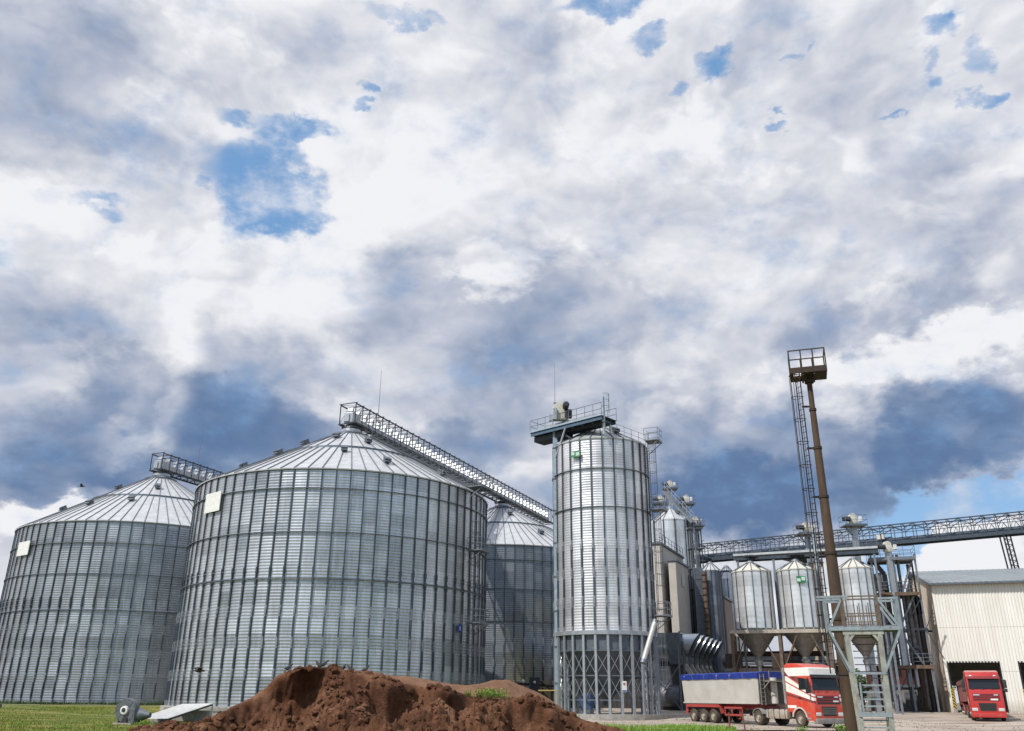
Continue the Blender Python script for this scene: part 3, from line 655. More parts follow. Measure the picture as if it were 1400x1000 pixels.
for y in (-1.15, 1.15):
    for k in range(n_r + 1): q.rod((bl * k / n_r, y, .1), (bl * k / n_r, y, 1.25), .03, 4)
    for zz in (.65, 1.25): q.rod((0, y, zz), (bl, y, zz), .028, 4)
for xx in (0,):
    for zz in (.65, 1.25): q.rod((xx, -.98, zz), (xx, .98, zz), .028, 4)
q.build('railing', STEELG, bg_, local=True)
q = MB(); q.box((bl * .52, 0, .45), (bl * .8, .5, .5)); q.build('conveyor_trough', GAL, bg_, local=True)
for s_ in (((4.4, -1.1, -.3), (3.0, -.9, -2.9), .12, .12), ((3.4, -.4, -.5), (4.6, .4, -1.4), .12, .12), ((bl - .25, -.5, -.5), (bl - .25, -.5, -1.6), .16, .2), ((bl - .25, .5, -.5), (bl - .25, .5, -1.3), .16, .2)): MB().beam(*s_).build('strut', GAL, bg_, local=True)
q = MB().beam((bl - .1, -.75, -.5), (bl - .1, -.75, 1.9), .22, .22); q.build('end_post', LBLUE, bg_, local=True)
q = MB()
for zz in (.9, 1.5, 2.1): q.path([(bl + .1 + .42 * math.sin(PI * k / 6), -.75 + .4 * math.cos(PI * k / 6) , zz) for k in range(7)], .02, 4)
for k in range(1, 6): q.rod((bl + .1 + .42 * math.sin(PI * k / 6), -.75 + .4 * math.cos(PI * k / 6), .3), (bl + .1 + .42 * math.sin(PI * k / 6), -.75 + .4 * math.cos(PI * k / 6), 2.1), .016, 4)
q.build('safety_cage', STEELG, bg_, local=True)
rr = thing('lightning_rod', 'thin lightning rod beside the motor head over the tall silo', 'lightning rod', (hc.x - .5, hc.y, 28.4)); rr['group'] = 'lightning rods'
MB().rod((0, 0, 0), (0, 0, 4.2), .035, 5, .015).build('rod', STEELG, rr, local=True); MB().box((0, 0, .03), (.25, .25, .06)).build('base', STEELG, rr, local=True)
# machinery under the legs
fr = thing('grain_blower', 'dark blue blower housing standing between the legs of the tall silo', 'machine', (cT.x - 1.9, cT.y - 1.5, ZB))
MB().lathe([(.001, -.4), (.7, -.4), (.7, .4), (.001, .4)], 20, M=Matrix.Translation((cT.x - 1.9, cT.y - 1.5, ZB + .95)) @ Matrix.Rotation(PI / 2, 4, 'X')).build('scroll', weathered('dark_blue_paint', (.06, .10, .20), None, 4), fr, smooth=True, auto=40)
MB().box((cT.x - 1.9, cT.y - 1.5, ZB + .2), (1.1, .9, .36), bev=.03).build('skid', STEELG, fr)
MB().rod((cT.x - 1.2, cT.y - 1.5, ZB + 1.2), (cT.x + 1.6, cT.y - .8, ZB + 3.6), .2, 12).build('duct', GALD, fr, smooth=True, auto=40)
yp = thing('barrier_pipe', 'thin yellowish pipe rail leading left from the tall silo legs', 'pipe rail', polar(2.9, 76, .4))
pA, pB_ = polar(1.85, 76.5, 2.35), polar(3.0, 75.3, 2.35)
MB().rod(pA, pB_, .05, 6).rod(pB_, polar(3.0, 75.3, .4), .05, 6).build('rail', weathered('old_yellow', (.42, .30, .10), None, 4), yp)
hose = thing('control_cabinet', 'dark cabinet with pipes between the stained silo and the tall one', 'cabinet', polar(1.75, 95, .7))
qc = polar(1.6, 95, 0)
MB().box((qc.x, qc.y, 2.6), (1.1, .7, 2.4), bev=.05).build('housing', STEELD, hose)
MB().rod((qc.x - 2, qc.y, 3.2), (qc.x + 3, qc.y, 2.9), .12, 8).rod((qc.x + .6, qc.y - .3, 3.4), (qc.x + 3, qc.y - .4, 1.6), .1, 8).beam((qc.x + 1, qc.y, 2.2), (qc.x + 2.5, qc.y, .8), .12, .12).build('pipe', RUSTD, hose)
MB().ball((qc.x, qc.y - .45, 3.3), .14, 8).ball((qc.x - 1.2, qc.y - .2, 3.4), .2, 8).build('gauge', WHITE, hose)
MB().beam((qc.x, qc.y, .7), (qc.x, qc.y, 1.5), .4, .4).build('stand', STEELD, hose)
# ------------------------------------------------------------------ second round silo and dryer building behind the tall silo
cT2 = polar(10.66, 122)
SK2 = silo_skin('zinc_skin_plain', 12, 0, 1.2, (.62, .64, .67), .12, metal=.6, rough=.38)
make_silo('grain_silo', 'slim smooth grain silo rising behind the beige dryer building, machinery on top', None, 2.95, .7, 25.0, 27.0, 12, (), SK2, pos=cT2, steps=(), low=None, corr=(.25, .004), segs=72, slab=True, over=.08, vents=[(-60, .5)], sw=.16, sd=.08)
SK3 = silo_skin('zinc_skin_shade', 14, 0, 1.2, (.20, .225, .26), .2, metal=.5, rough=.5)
p_ = polar(12.15, 120)
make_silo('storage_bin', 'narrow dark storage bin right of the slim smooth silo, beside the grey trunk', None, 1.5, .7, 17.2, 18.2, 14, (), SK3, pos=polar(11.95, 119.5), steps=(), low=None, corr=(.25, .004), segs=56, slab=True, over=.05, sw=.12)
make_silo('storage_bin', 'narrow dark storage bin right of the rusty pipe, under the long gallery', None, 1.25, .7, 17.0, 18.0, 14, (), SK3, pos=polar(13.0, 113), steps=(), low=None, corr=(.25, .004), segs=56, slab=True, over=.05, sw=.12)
# grey elevator trunk and rusty pipe between the bins
tk = polar(12.15, 112.5)
t_ = thing('elevator_trunk', 'grey panelled elevator trunk between the two narrow dark bins', 'elevator', (tk.x, tk.y, .7))
MB().box((tk.x, tk.y, 9), (1.0, .9, 16.5)).build('trunk', GALD, t_)
q = MB()
for zz in range(2, 17, 2): q.box((tk.x, tk.y, zz), (1.12, 1.02, .1))
for s_ in (-.5, .5): q.box((tk.x + s_, tk.y - .5, 9), (.07, .07, 16.4))
q.build('frame', STEELG, t_)
rp = polar(12.58, 111)
t_ = thing('rusty_pipe', 'rusty segmented downpipe beside the grey panelled elevator trunk', 'pipe', (rp.x, rp.y, .7))
q = MB().rod((rp.x, rp.y, .7), (rp.x, rp.y, 16.6), .26, 12)
q.build('pipe', RUSTF, t_, smooth=True, auto=40)
q = MB()
for k in range(20): q.rod((rp.x, rp.y, 1 + k * .8), (rp.x, rp.y, 1.12 + k * .8), .34, 10)
q.build('pipe_flange', RUSTD, t_)

u2 = Vector((.4, .917, 0)); v2 = Vector((.917, -.4, 0))
def sheet_mat(name, c1, c2, pitch=.35, amp=.03, ax='xy', stain=None):
    mt = weathered(name, c1, c2, .6, .6, 0, streak=.15, rustc=stain or (.33, .24, .15)); return mt
def corr_wall(mb, a, b, z0, z1, pitch=.34, amp=.03, holes=(), nrm=None, ztop=None):
    # trapezoid-profiled wall sheet from a to b; holes = (s0, s1, zlo, zhi)
    a, b = Vector((a[0], a[1], 0)), Vector((b[0], b[1], 0)); d = b - a; ln = d.length; d.normalize(); n_ = Vector(nrm).normalized() if nrm else Vector((d.y, -d.x, 0))
    n = max(1, int(ln / pitch)); pts = []
    for k in range(n):
        s0 = ln * k / n; w_ = ln / n
        for f, o in ((0, 0), (.3, 0), (.42, 1), (.8, 1), (.92, 0)): pts.append((s0 + w_ * f, o * amp))
    pts.append((ln, 0))
    for (s0, o0), (s1, o1) in zip(pts[:-1], pts[1:]):
        segs = [(z0, z1 if ztop is None else None)]
        sm = (s0 + s1) / 2
        lo, zt0, zt1 = z0, (ztop(s0) if ztop else z1), (ztop(s1) if ztop else z1)
        ranges = [(z0, z0, zt0, zt1)]
        for h0, h1, hz0, hz1 in holes:
            if h0 < sm < h1:
                ranges = ([(z0, z0, hz0, hz0)] if hz0 > z0 + .01 else []) + [(hz1, hz1, zt0, zt1)]
        for (za, zb, zc, zd) in ranges:
            p0 = a + d * s0 + n_ * o0; p1 = a + d * s1 + n_ * o1
            mb.quad(p0 + Vector((0, 0, za)), p1 + Vector((0, 0, zb)), p1 + Vector((0, 0, zd)), p0 + Vector((0, 0, zc)))
def block(name, label, cat, P, L1, d1, L2, d2, z0, z1, mt, pitch=.4, amp=.03, roof_dz=.25, rmat=None, slope=0.0):
    P = Vector((P[0], P[1], 0)); d1 = Vector(d1).normalized(); d2 = Vector(d2).normalized()
    root = thing(name, label, cat, (P.x, P.y, z0))
    A, B, Cc, Dd = P, P + d1 * L1, P + d1 * L1 + d2 * L2, P + d2 * L2
    for (x, y, nn) in ((A, B, -d2), (B, Cc, d1), (Cc, Dd, d2), (Dd, A, -d1)):
        mb = MB(); corr_wall(mb, x, y, z0, z1, pitch, amp, nrm=nn); mb.build('wall', mt, root)
    mb = MB(); e = .18
    q = [A - d1 * e - d2 * e, B + d1 * e - d2 * e, Cc + d1 * e + d2 * e, Dd - d1 * e + d2 * e]
    zs = [z1 + .03, z1 + .03, z1 + .03 + slope, z1 + .03 + slope]
    vs = [Vector((p.x, p.y, z)) for p, z in zip(q, zs)] + [Vector((p.x, p.y, z + roof_dz)) for p, z in zip(q, zs)]
    mb.add(vs, [(3, 2, 1, 0), (4, 5, 6, 7), (0, 1, 5, 4), (1, 2, 6, 5), (2, 3, 7, 6), (3, 0, 4, 7)]); mb.build('roof', rmat or GALD, root)
    return root
Pn = polar(10.82, 106)
dry = block('dryer_building', 'narrow beige dryer building with a bright ribbed end, in front of the slim smooth silo', 'building', (Pn.x, Pn.y), 6.6, u2, .85, -v2, .7, 17.3, BEIGE, .12, .03)
# pale square emblem on its long wall
M = Matrix.Translation(Pn + u2 * 3.2 + v2 * .1 + Vector((0, 0, 15.4))) @ Matrix(((u2.x, v2.x, 0, 0), (u2.y, v2.y, 0, 0), (0, 0, 1, 0), (0, 0, 0, 1)))
em = MB().box((0, 0, 0), (1.5, .05, 1.5), M).build('emblem_board', BEIGE, dry, label='square board with a faded pale green emblem')
MB().box((-.15, .03, .1), (.8, .03, .8), M).box((.3, .03, -.3), (.5, .035, .3), M).build('emblem', weathered('faded_green', (.45, .58, .52), None), em)
P1 = polar(9.0, 112)
dry1 = block('dryer_building', 'taller beige dryer building with a railed roof, partly hidden by the tall silo ladder', 'building', (P1.x + .6, P1.y - 6.5), 12.5, u2, 2.2, -v2, .7, 19.3, BEIGE, .9, .01)
q = MB(); pA = Vector((P1.x + .6, P1.y - 6.5, 19.6))
for k in range(9): p = pA + u2 * (12.5 * k / 8); q.rod(p, p + Vector((0, 0, 1.1)), .03, 4)
for zz in (.55, 1.1): q.rod(pA + Vector((0, 0, zz)), pA + u2 * 12.5 + Vector((0, 0, zz)), .03, 4)
q.build('roof_railing', STEELD, dry1)
P2 = polar(13.72, 113)
block('brown_annex', 'small brown and pinkish sheet-clad annex left of the hopper silos', 'building', (P2.x, P2.y), 5.5, u2, 2.0, -v2, .7, 13.6, weathered('brown_sheet', (.27, .22, .20), (.20, .165, .15), 1, .8), .5, .01)
# background round silo left of the small hoppers
make_silo('grain_silo', 'distant pale silo peeking out left of the first small hopper silo', None, 1.9, .7, 17.2, 19.0, 14, (), SK2, pos=polar(14.0, 124), steps=(.5,), low=None, corr=(.25, .004), segs=56, over=.05, sw=.14)

# elevator heads with motors on platforms
def elevator_head(name, label, p, z, h_trunk, trunk_to, wd=.5, plat=True, tm=None, group=None, mt=None):
    root = thing(name, label, 'elevator', (p.x, p.y, trunk_to), 0, group)
    MB().box((p.x, p.y, (z + trunk_to) / 2), (wd, wd * .8, z - trunk_to)).build('trunk', tm or GAL, root)
    c = Vector((p.x, p.y, z + .42)); hd = MB()
    hd.box(c, (.8, .55, .75), bev=.1); hd.lathe([(.001, -.26), (.34, -.26), (.34, .26), (.001, .26)], 16, M=Matrix.Translation(c + Vector((0, 0, .4))) @ Matrix.Rotation(PI / 2, 4, 'X'))
    hd.build('elevator_head', mt or CREAM, root, smooth=True, auto=40)
    MB().lathe([(.001, -.4), (.24, -.4), (.26, .35), (.001, .38)], 12, M=Matrix.Translation(c + Vector((-.75, -.35, .1))) @ Matrix.Rotation(PI / 2, 4, 'Y')).build('motor', STEELD, root, smooth=True, auto=40)
    MB().box(c + Vector((.62, -.38, .1)), (.3, .3, .5), bev=.04).build('gearbox', WHITE, root)
    if plat:
        q = MB().box((p.x, p.y, z - .15), (2.2, 1.8, .1)); q.box((p.x, p.y - .9, z - .15), (2.2, .06, .22)); q.beam((p.x - .9, p.y, z - .2), (p.x, p.y, z - 1.4), .08, .08).beam((p.x + .9, p.y, z - .2), (p.x, p.y, z - 1.4), .08, .08)
        pl = q.build('platform', GALD, root)
        r_ = MB(); cs = [(-1.1, -.9), (1.1, -.9), (1.1, .9), (-1.1, .9), (-1.1, -.9)]
        for zz in (.5, 1.0): r_.path([(p.x + a, p.y + b, z - .1 + zz) for a, b in cs], .022, 4)
        for a, b in cs[:4] + [(0, -.9), (0, .9)]: r_.rod((p.x + a, p.y + b, z - .1), (p.x + a, p.y + b, z + .9), .022, 4)
        r_.build('railing', STEELG, pl)
    return root
for (a_, d_, z_, lb) in ((10.75, 127, 31.1, 'topmost cream elevator head above the slim smooth silo'), (10.05, 127, 28.9, 'cream elevator head at the left edge of the slim smooth silo roof'),
                         (11.75, 117, 26.6, 'cream elevator head lower on the right of the slim smooth silo'), (12.25, 117, 23.6, 'lowest railed elevator head right of the slim smooth silo')):
    elevator_head('bucket_elevator', lb, polar(a_, d_), z_, 3, .7, group='cream elevator heads by the dryer')
# inclined service stair between those heads
pa, pb = polar(10.35, 116.5, 28.2), polar(12.15, 114.5, 23.4)
st = thing('inclined_walkway', 'steep railed walkway descending right across the slim silo roof', 'walkway', polar(11.2, 115.5, 22)); q = MB()
q.beam(pa, pb, 1.1, .3); q.build('deck', STEELG, st); q = MB()
for k in range(9):
    p = pa.lerp(pb, k / 8); q.rod(p + Vector((0, -.5, .1)), p + Vector((0, -.5, 1.2)), .03, 4)
for zz in (.6, 1.2): q.rod(pa + Vector((0, -.5, zz)), pb + Vector((0, -.5, zz)), .03, 4)
q.build('railing', GAL, st)
MB().beam(pa, pa - Vector((0, 0, 3)), .14, .14).build('post', STEELG, st); MB().beam(pb, pb - Vector((0, 0, 22)), .14, .14).build('post', STEELG, st)
# lower service tower just right of the slim silo
tw = polar(12.15, 115.5)
st = thing('service_tower', 'dark open steel service tower with small landings right of the slim silo', 'tower', (tw.x, tw.y, .7)); q = MB()
for dx in (-.7, .7):
    for dy in (-.7, .7): q.box((tw.x + dx, tw.y + dy, 12.4), (.14, .14, 23.4))
q.build('post', STEELD, st); q = MB(); z = 15
while z < 24: q.box((tw.x, tw.y, z), (2.0, 1.8, .1)); q.path([(tw.x - 1, tw.y - .9, z + 1), (tw.x + 1, tw.y - .9, z + 1), (tw.x + 1, tw.y + .9, z + 1)], .03, 4); q.beam((tw.x - .7, tw.y - .7, z), (tw.x + .7, tw.y - .7, z + 2.6), .07, .07); z += 2.6
q.build('landing', STEELG, st)

# ------------------------------------------------------------------ exhaust duct manifold with slanted outlets
dm = polar(10.75, 92.5)
man = thing('exhaust_manifold', 'dark steel exhaust duct housing with a receding row of slanted round outlets', 'duct', (dm.x, dm.y, .6))
e0 = dm - v2 * 3.1; MU = u2
bx = MB()
# big half-round housing: axis along v2, then a long box along u2
M = Matrix((v2, MU, Vector((0, 0, 1)))).transposed().to_4x4(); M.translation = dm
bx.lathe([(1.45, -3.4), (1.45, 0.0)], 28, M=M @ Matrix.Translation((0, 1.6, 6.55)) @ Matrix.Rotation(PI / 2, 4, 'Y'), capb=True, capt=True)
DKM = weathered('dark_duct', (.24, .265, .30), (.13, .15, .18), 1.0, .3, .8)
bx.build('round_housing', DKM, man, smooth=True, auto=40)
MB().box((-1.55, 1.6, 8.1), (3.3, 2.6, .12), M).box((-1.6, .25, 7.2), (3.2, .12, 1.8), M).build('housing_box', DKM, man)
MB().box((-.55, 8.2, 6.6), (1.1, 16.4, 3.0), M).build('long_box', DKM, man)
MB().box((.03, 8.2, 8.2), (.12, 16.4, .14), M).box((.05, .05, 6.6), (.14, .14, 3.3), M).build('edge_angle', GALD, man)
DBL = weathered('blue_zinc', (.55, .60, .66), (.40, .45, .52), 1.5, .28, .8)
for k in range(6):
    y = 1.6 + k * 2.55; R_ = 1.05; n = 28; mb = MB(); o = []
    for x_, sl_ in ((0, 0), (1.0, 1)):
        for j in range(n):
            a = 2 * PI * j / n; zz = R_ * math.sin(a); o.append((x_ + sl_ * (.2 + .62 * zz), y + R_ * math.cos(a), 7.05 + zz))
    mb.add(o, [(j, (j + 1) % n, n + (j + 1) % n, n + j) for j in range(n)], M)
    c = mb.build('outlet', DBL, man, smooth=True)
    mb = MB(); o = []
    for j in range(n):
        a = 2 * PI * j / n; zz = R_ * .97 * math.sin(a); o.append((.9 + .62 * zz, y + R_ * .97 * math.cos(a), 7.05 + zz))
    mb.add(o, [tuple(range(n))], M); mb.build('outlet_mouth', BLACK, c)
    ch = MB(); ch.beam(M @ Vector((.1, y, 5.1)), M @ Vector((1.25, y, 3.2)), .5, .4); ch.build('chute', weathered('pale_chute', (.45, .43, .40), (.30, .28, .26), 3, .6), man)
    MB().box((.25, y - 1.1, 4.0), (.14, .14, 6.6), M).build('leg', GALD, man)
q = MB()
for xx in (-3.2, -.1): q.box((xx, -.1, 3.6), (.15, .15, 6.2), M)
q.beam(M @ Vector((-3.2, -.1, 5.0)), M @ Vector((-.1, -.1, .7)), .08, .08).beam(M @ Vector((-.1, -.1, 5.0)), M @ Vector((-3.2, -.1, .7)), .08, .08)
q.build('leg_frame', STEELG, man)
MB().box((-2.0, 9, 2.9), (3.6, 16, 4.6), M).build('lower_casing', weathered('lower_casing', (.07, .075, .085), (.035, .04, .05), 2, .8), man)
q = MB().rod(M @ Vector((-3.3, .9, 2.1)), M @ Vector((-.3, .9, 2.1)), 1.1, 20); q.build('fan_drum', weathered('grey_drum', (.16, .165, .18), (.09, .095, .11), 2, .5, .4), man, smooth=True, auto=40)
# dark pipes running right from the manifold behind the hopper silos
q = MB(); pa = polar(13.3, 113, 6.3); pb = polar(18.5, 97, 6.0)
dp = thing('horizontal_duct', 'dark horizontal duct running behind the legs of the small hopper silos', 'duct', polar(13.3, 113, .7))
q.rod(pa, pb, .65, 16).rod(pa - Vector((0, 0, 1.4)), pb - Vector((0, 0, 1.4)), .4, 14); q.build('duct', DKM, dp, smooth=True, auto=40)
q = MB()
for k in range(5): p = pa.lerp(pb, (k + .5) / 5); q.beam((p.x, p.y, .6), (p.x, p.y, 5.6), .16, .16)
q.build('support', RUSTD, dp)

# ------------------------------------------------------------------ small hopper silos on a rusty deck
bf = Vector((.951, -.309, 0)); bn = Vector((.309, .951, 0))      # along the barn front / away from camera
SKS = silo_skin('zinc_skin_small', 14, 0, 1.0, (.72, .72, .72), .1, metal=.55, rough=.33)
h0 = Vector((24.45, 88.2, 0))
def hopper(label, c, sign=False, src=None):
    if src is not None: return copy_tree(src, (c.x, c.y, 8.3), 0, label, 'small hopper silos on the rusty deck')
    r_ = make_silo('small_hopper', label, None, 1.93, 8.3, 13.85, 14.8, 14, (), SKS, cat='hopper silo', pos=c, steps=(), low=None, corr=(.5, .004), segs=56, slab=False, over=.08, sw=.07, sd=.05, roofm=weathered('dusty_roof', (.66, .64, .56), (.50, .50, .45), 3, .55, .1), group='small hopper silos on the rusty deck', collar=True)
    MB().lathe([(1.9, .02), (1.86, -.45), (.3, -2.6), (.3, -2.9)], 28, (0, 0, 0)).build('hopper_cone', weathered('dusty_cone', (.27, .255, .235), (.16, .15, .135), 2, .5, .5), r_, local=True)
    MB().lathe([(.34, -2.85), (.42, -2.95), (.22, -3.5), (.22, -4.1)], 16).build('slide_gate', GAL, r_, local=True)
    q = MB(); 
    for k in range(14): a = 2 * PI * (k) / 14; q.box((1.98 * math.cos(a), 1.98 * math.sin(a), -.16), (.09, .09, .34))
    q.lathe([(1.9, -.3), (2.05, -.3), (2.05, -.36), (1.9, -.36)], 28)
    q.build('foot_ring', PALEP, r_, local=True)
    a = rad(-68); M = Matrix.Translation((1.25 * math.cos(a), 1.25 * math.sin(a), 6.02)) @ Matrix.Rotation(a, 4, 'Z') @ Matrix.Rotation(rad(28), 4, 'Y')
    MB().box((0, 0, 0), (.32, .34, .16), M).build('roof_hatch', STEELD, r_, local=True)
    return r_
h1 = hopper('left small hopper silo of the pair on the rusty deck, no sign on it', h0)
h2c = h0 + bf * 4.4
h2 = hopper('middle small hopper silo, the one with a green and white sign, behind the lorry cab', h2c, src=h1)
h3c = h0 + bf * 9.85
h3 = hopper('small hopper silo standing behind the rusty mast and the pale ladder platform', h3c, src=h1)
h3.scale = (.87, .87, 1)
a = rad(-98); M = Matrix.Translation((h2c.x, h2c.y, 12.75)) @ Matrix.Rotation(a, 4, 'Z')
s_ = MB().box((1.93 + .18, 0, 0), (.04, .88, .62), M).build('sign_board', GREEN, h2, label='green sign with two pale squares')
MB().box((1.93 + .21, .2, .07), (.02, .34, .34), M).box((1.93 + .21, -.24, -.05), (.02, .34, .3), M).build('pale_square', PGREEN, s_)
dk = thing('hopper_deck', 'rusty steel deck frame on posts and braces carrying two small hopper silos', 'steel frame', (h0.x, h0.y, .6))
M = Matrix((bf, bn, Vector((0, 0, 1)))).transposed().to_4x4(); M.translation = Vector((h0.x, h0.y, 0))
q = MB()
for y in (-2.15, 2.15): q.box((2.2, y, 7.95), (9.2, .16, .32), M)
for x in (-2.3, 2.2, 6.7): q.box((x, 0, 7.93), (.16, 4.1, .3), M)
q.build('deck_beam', weathered('dusty_beam', (.46, .42, .36), (.32, .27, .21), 3, .7, rust=.3, rustc=(.2, .11, .06)), dk)
for x in (-2.25, 2.2, 6.68):
    for y in (-2.0, 2.0): MB().box((x, y, 4.15), (.28, .22, 7.2), M).build('post', RUSTF, dk)
q = MB()
for y in (-2.05, 2.05):
    for x0, x1 in ((-2.25, -.9), (2.2, .5), (2.2, 3.9), (6.68, 5.0)):
        MB().beam(M @ Vector((x0, y, 4.2)), M @ Vector((x1, y, 7.85)), .1, .1).build('brace', RUSTF, dk)
q = MB()
for x in (-2.25, 2.07): q.box((x, -1.7, 5.3), (1.6, .5, 1.3), M)
q.box((2.1, 2.2, 6.1), (8.6, .2, .5), M); q.box((2.1, 1.9, 5.4), (8.4, .5, .12), M)
q.build('valve_casing', RUSTD, dk)
dk2 = thing('hopper_deck', 'dark steel stand carrying the small hopper silo behind the rusty mast', 'steel frame', (h3c.x, h3c.y, .7))
M = Matrix((bf, bn, Vector((0, 0, 1)))).transposed().to_4x4(); M.translation = Vector((h3c.x, h3c.y, 0))
q = MB()
for y in (-2.1, 2.1): q.box((0, y, 8.0), (4.9, .14, .26), M)
for x in (-2.3, 2.3): q.box((x, 0, 7.96), (.14, 4.0, .26), M)
q.build('deck_beam', STEELG, dk2)
for x in (-2.3, 2.3):
    for y in (-2.0, 2.0): MB().box((x, y, 4.2), (.2, .2, 7.2), M).build('post', STEELG, dk2)
q = MB()
for k in range(7): q.rod(M @ Vector((-2.3 + k * .77, -2.2, 8.1)), M @ Vector((-2.3 + k * .77, -2.2, 9.2)), .025, 4)
for zz in (8.65, 9.2): q.rod(M @ Vector((-2.3, -2.2, zz)), M @ Vector((2.3, -2.2, zz)), .025, 4)
q.build('railing', STEELD, dk2)

# ------------------------------------------------------------------ long gallery on the right
gd = Vector((.80, -.60, 0)).normalized(); gp0 = polar(11.5, 128)
gr = math.atan2(gd.y, gd.x)
GZ = 20.3; GL = 60
lg = thing('conveyor_gallery', 'long bluish truss gallery high above the small hopper silos and the barn', 'conveyor', (gp0.x, gp0.y, GZ), gr)
STB = weathered('blue_steel', (.06, .078, .10), (.032, .042, .055), 3, .5, .3)
q = MB()
for y in (-.9, .9): q.box((GL / 2, y, 0), (GL, .14, .4)); 
q.build('bottom_chord', STB, lg, local=True)
q = MB(); 
for y in (-.9, .9): q.box((GL / 2, y, 2.25), (GL, .12, .14))
nb_ = int(GL / 1.3)
for k in range(nb_ + 1):
    x = k * GL / nb_
    for y in (-.9, .9): q.box((x, y, 1.12), (.08, .08, 2.1))
    q.box((x, 0, 2.3), (.08, 1.9, .08))
q.build('truss_frame', STB, lg, local=True)
q = MB()
for k in range(nb_):
    x = k * GL / nb_; x1 = x + GL / nb_
    for y in (-.9, .9):
        q.beam((x, y, 1.5), (x1, y, 2.2), .08, .08) if k % 2 else q.beam((x, y, 2.2), (x1, y, 1.5), .08, .08)
        if k > 24: q.beam((x, y, .2), ((x + x1) / 2, y, 1.5), .05, .05).beam(((x + x1) / 2, y, 1.5), (x1, y, .2), .05, .05)
q.build('bracing', STB, lg, local=True)
q = MB()
for y in (-.9, .9): q.box((GL / 2, y, 1.5), (GL, .07, .07))
q.build('rail', STB, lg, local=True)
MB().box((GL / 2, -.1, .19), (GL, 1.5, .05)).build('walkway', GALD, lg, local=True)
MB().box((GL * .25, .2, .6), (GL * .45, .6, .65)).box((GL * .72, .2, .55), (GL * .5, .5, .45)).build('conveyor_trough', weathered('trough_blue', (.11, .14, .18), (.06, .08, .11), 2, .5, .3), lg, local=True)
MB().box((GL * .83, -.55, .98), (9.5, .06, .52)).build('cover_panel', weathered('pinkish_panel', (.50, .45, .47), (.42, .38, .40), 2, .6), lg, local=True)
MB().box((27.3, -.5, .9), (.9, .5, .6), bev=.05).build('drive_motor', CREAM, lg, local=True)
# brighter service bridge hung below, over the hopper silos
sbp = polar(14.5, 93.0); gr2 = math.atan2(-.42, .907)
sb = thing('service_bridge', 'pale-edged service bridge just below the long gallery, above the small hopper silos', 'walkway', (sbp.x, sbp.y, 15.75), gr2)
q = MB(); q.box((7, 0, .1), (14, .1, .22)); q.build('edge_beam', weathered('pale_zinc', (.52, .54, .54), (.38, .4, .42), 2, .5, .3), sb, local=True)
MB().box((7, .0, -.32), (14, .14, .3)).box((7, 1.3, -.32), (14, .14, .3)).build('bearer', STB, sb, local=True)
MB().box((7, .65, -.02), (14, 1.2, .06)).build('deck', GALD, sb, local=True)
q = MB()
for k in range(16): q.rod((14 * k / 15, 0, .2), (14 * k / 15, 0, 1.2), .025, 4)
for zz in (.7, 1.2): q.rod((0, 0, zz), (14, 0, zz), .022, 4)
q.build('railing', STEELG, sb, local=True)
q = MB()
for x in (.4, 4.0, 7.7, 13.6): MB().box((x, .1, -7.9), (.2, .2, 14.8)).build('post', STEELG, sb, local=True)
for hh, lb in ((h0, 'left'), (h2c, 'middle')):
    p = hh + Vector((.2, .1, 0))
    f_ = MB()
    for s_ in (-.5, .5):
        for s2 in (-.4, .4): f_.beam((p.x + s_, p.y + s2, 15.55), (p.x + s_ * .5, p.y + s2 * .5, 15.1), .07, .07)
    f_.lathe([(.22, 15.0), (.22, 15.6)], 10, c=(p.x, p.y, 0)); f_.box((p.x, p.y, 15.45), (1.5, 1.1, .12))
    f_.build('feed_spout', STEELD, sb)
elevator_head('bucket_elevator', 'cream elevator head on a railed platform left of the rusty mast, above the gallery', polar(19.15, 94), 18.0, 2, .7, group='elevator heads over the long gallery', tm=LBLUE)
elevator_head('bucket_elevator', 'cream elevator head on a railed platform right of the rusty mast above the gallery', polar(21.95, 94), 18.6, 2, .7, group='elevator heads over the long gallery', tm=GAL)
elevator_head('bucket_elevator', 'small cream elevator head inside the open steel process tower', polar(23.7, 96.0), 15.9, 2, 5.0, group='elevator heads over the long gallery', plat=False)
# light blue pipes behind the mast
for az_, lb, zt in ((19.55, 'light blue vertical pipe rising behind the ladder of the rusty mast', 17.5),):
    p = polar(az_, 92); t_ = thing('riser_pipe', lb, 'pipe', (p.x, p.y, .7)); MB().rod((p.x, p.y, .7), (p.x, p.y, zt), .2, 12).build('pipe', LBLUE, t_, smooth=True, auto=40)
    q = MB()
    for k in range(6): q.rod((p.x, p.y, 2 + k * 2.6), (p.x, p.y, 2.12 + k * 2.6), .27, 12)
    q.build('pipe_flange', STEELG, t_)
# beige stair head-house behind the middle hopper
Pq = polar(19.75, 104)
block('beige_headhouse', 'beige building behind the small hopper silos with a dark sloping eave', 'building', (Pq.x, Pq.y), 5, bn, 4.0, -bf, .7, 16.3, weathered('tan_wall', (.42, .33, .23), (.32, .24, .16), 1, .8), 1, .005, slope=1.2)

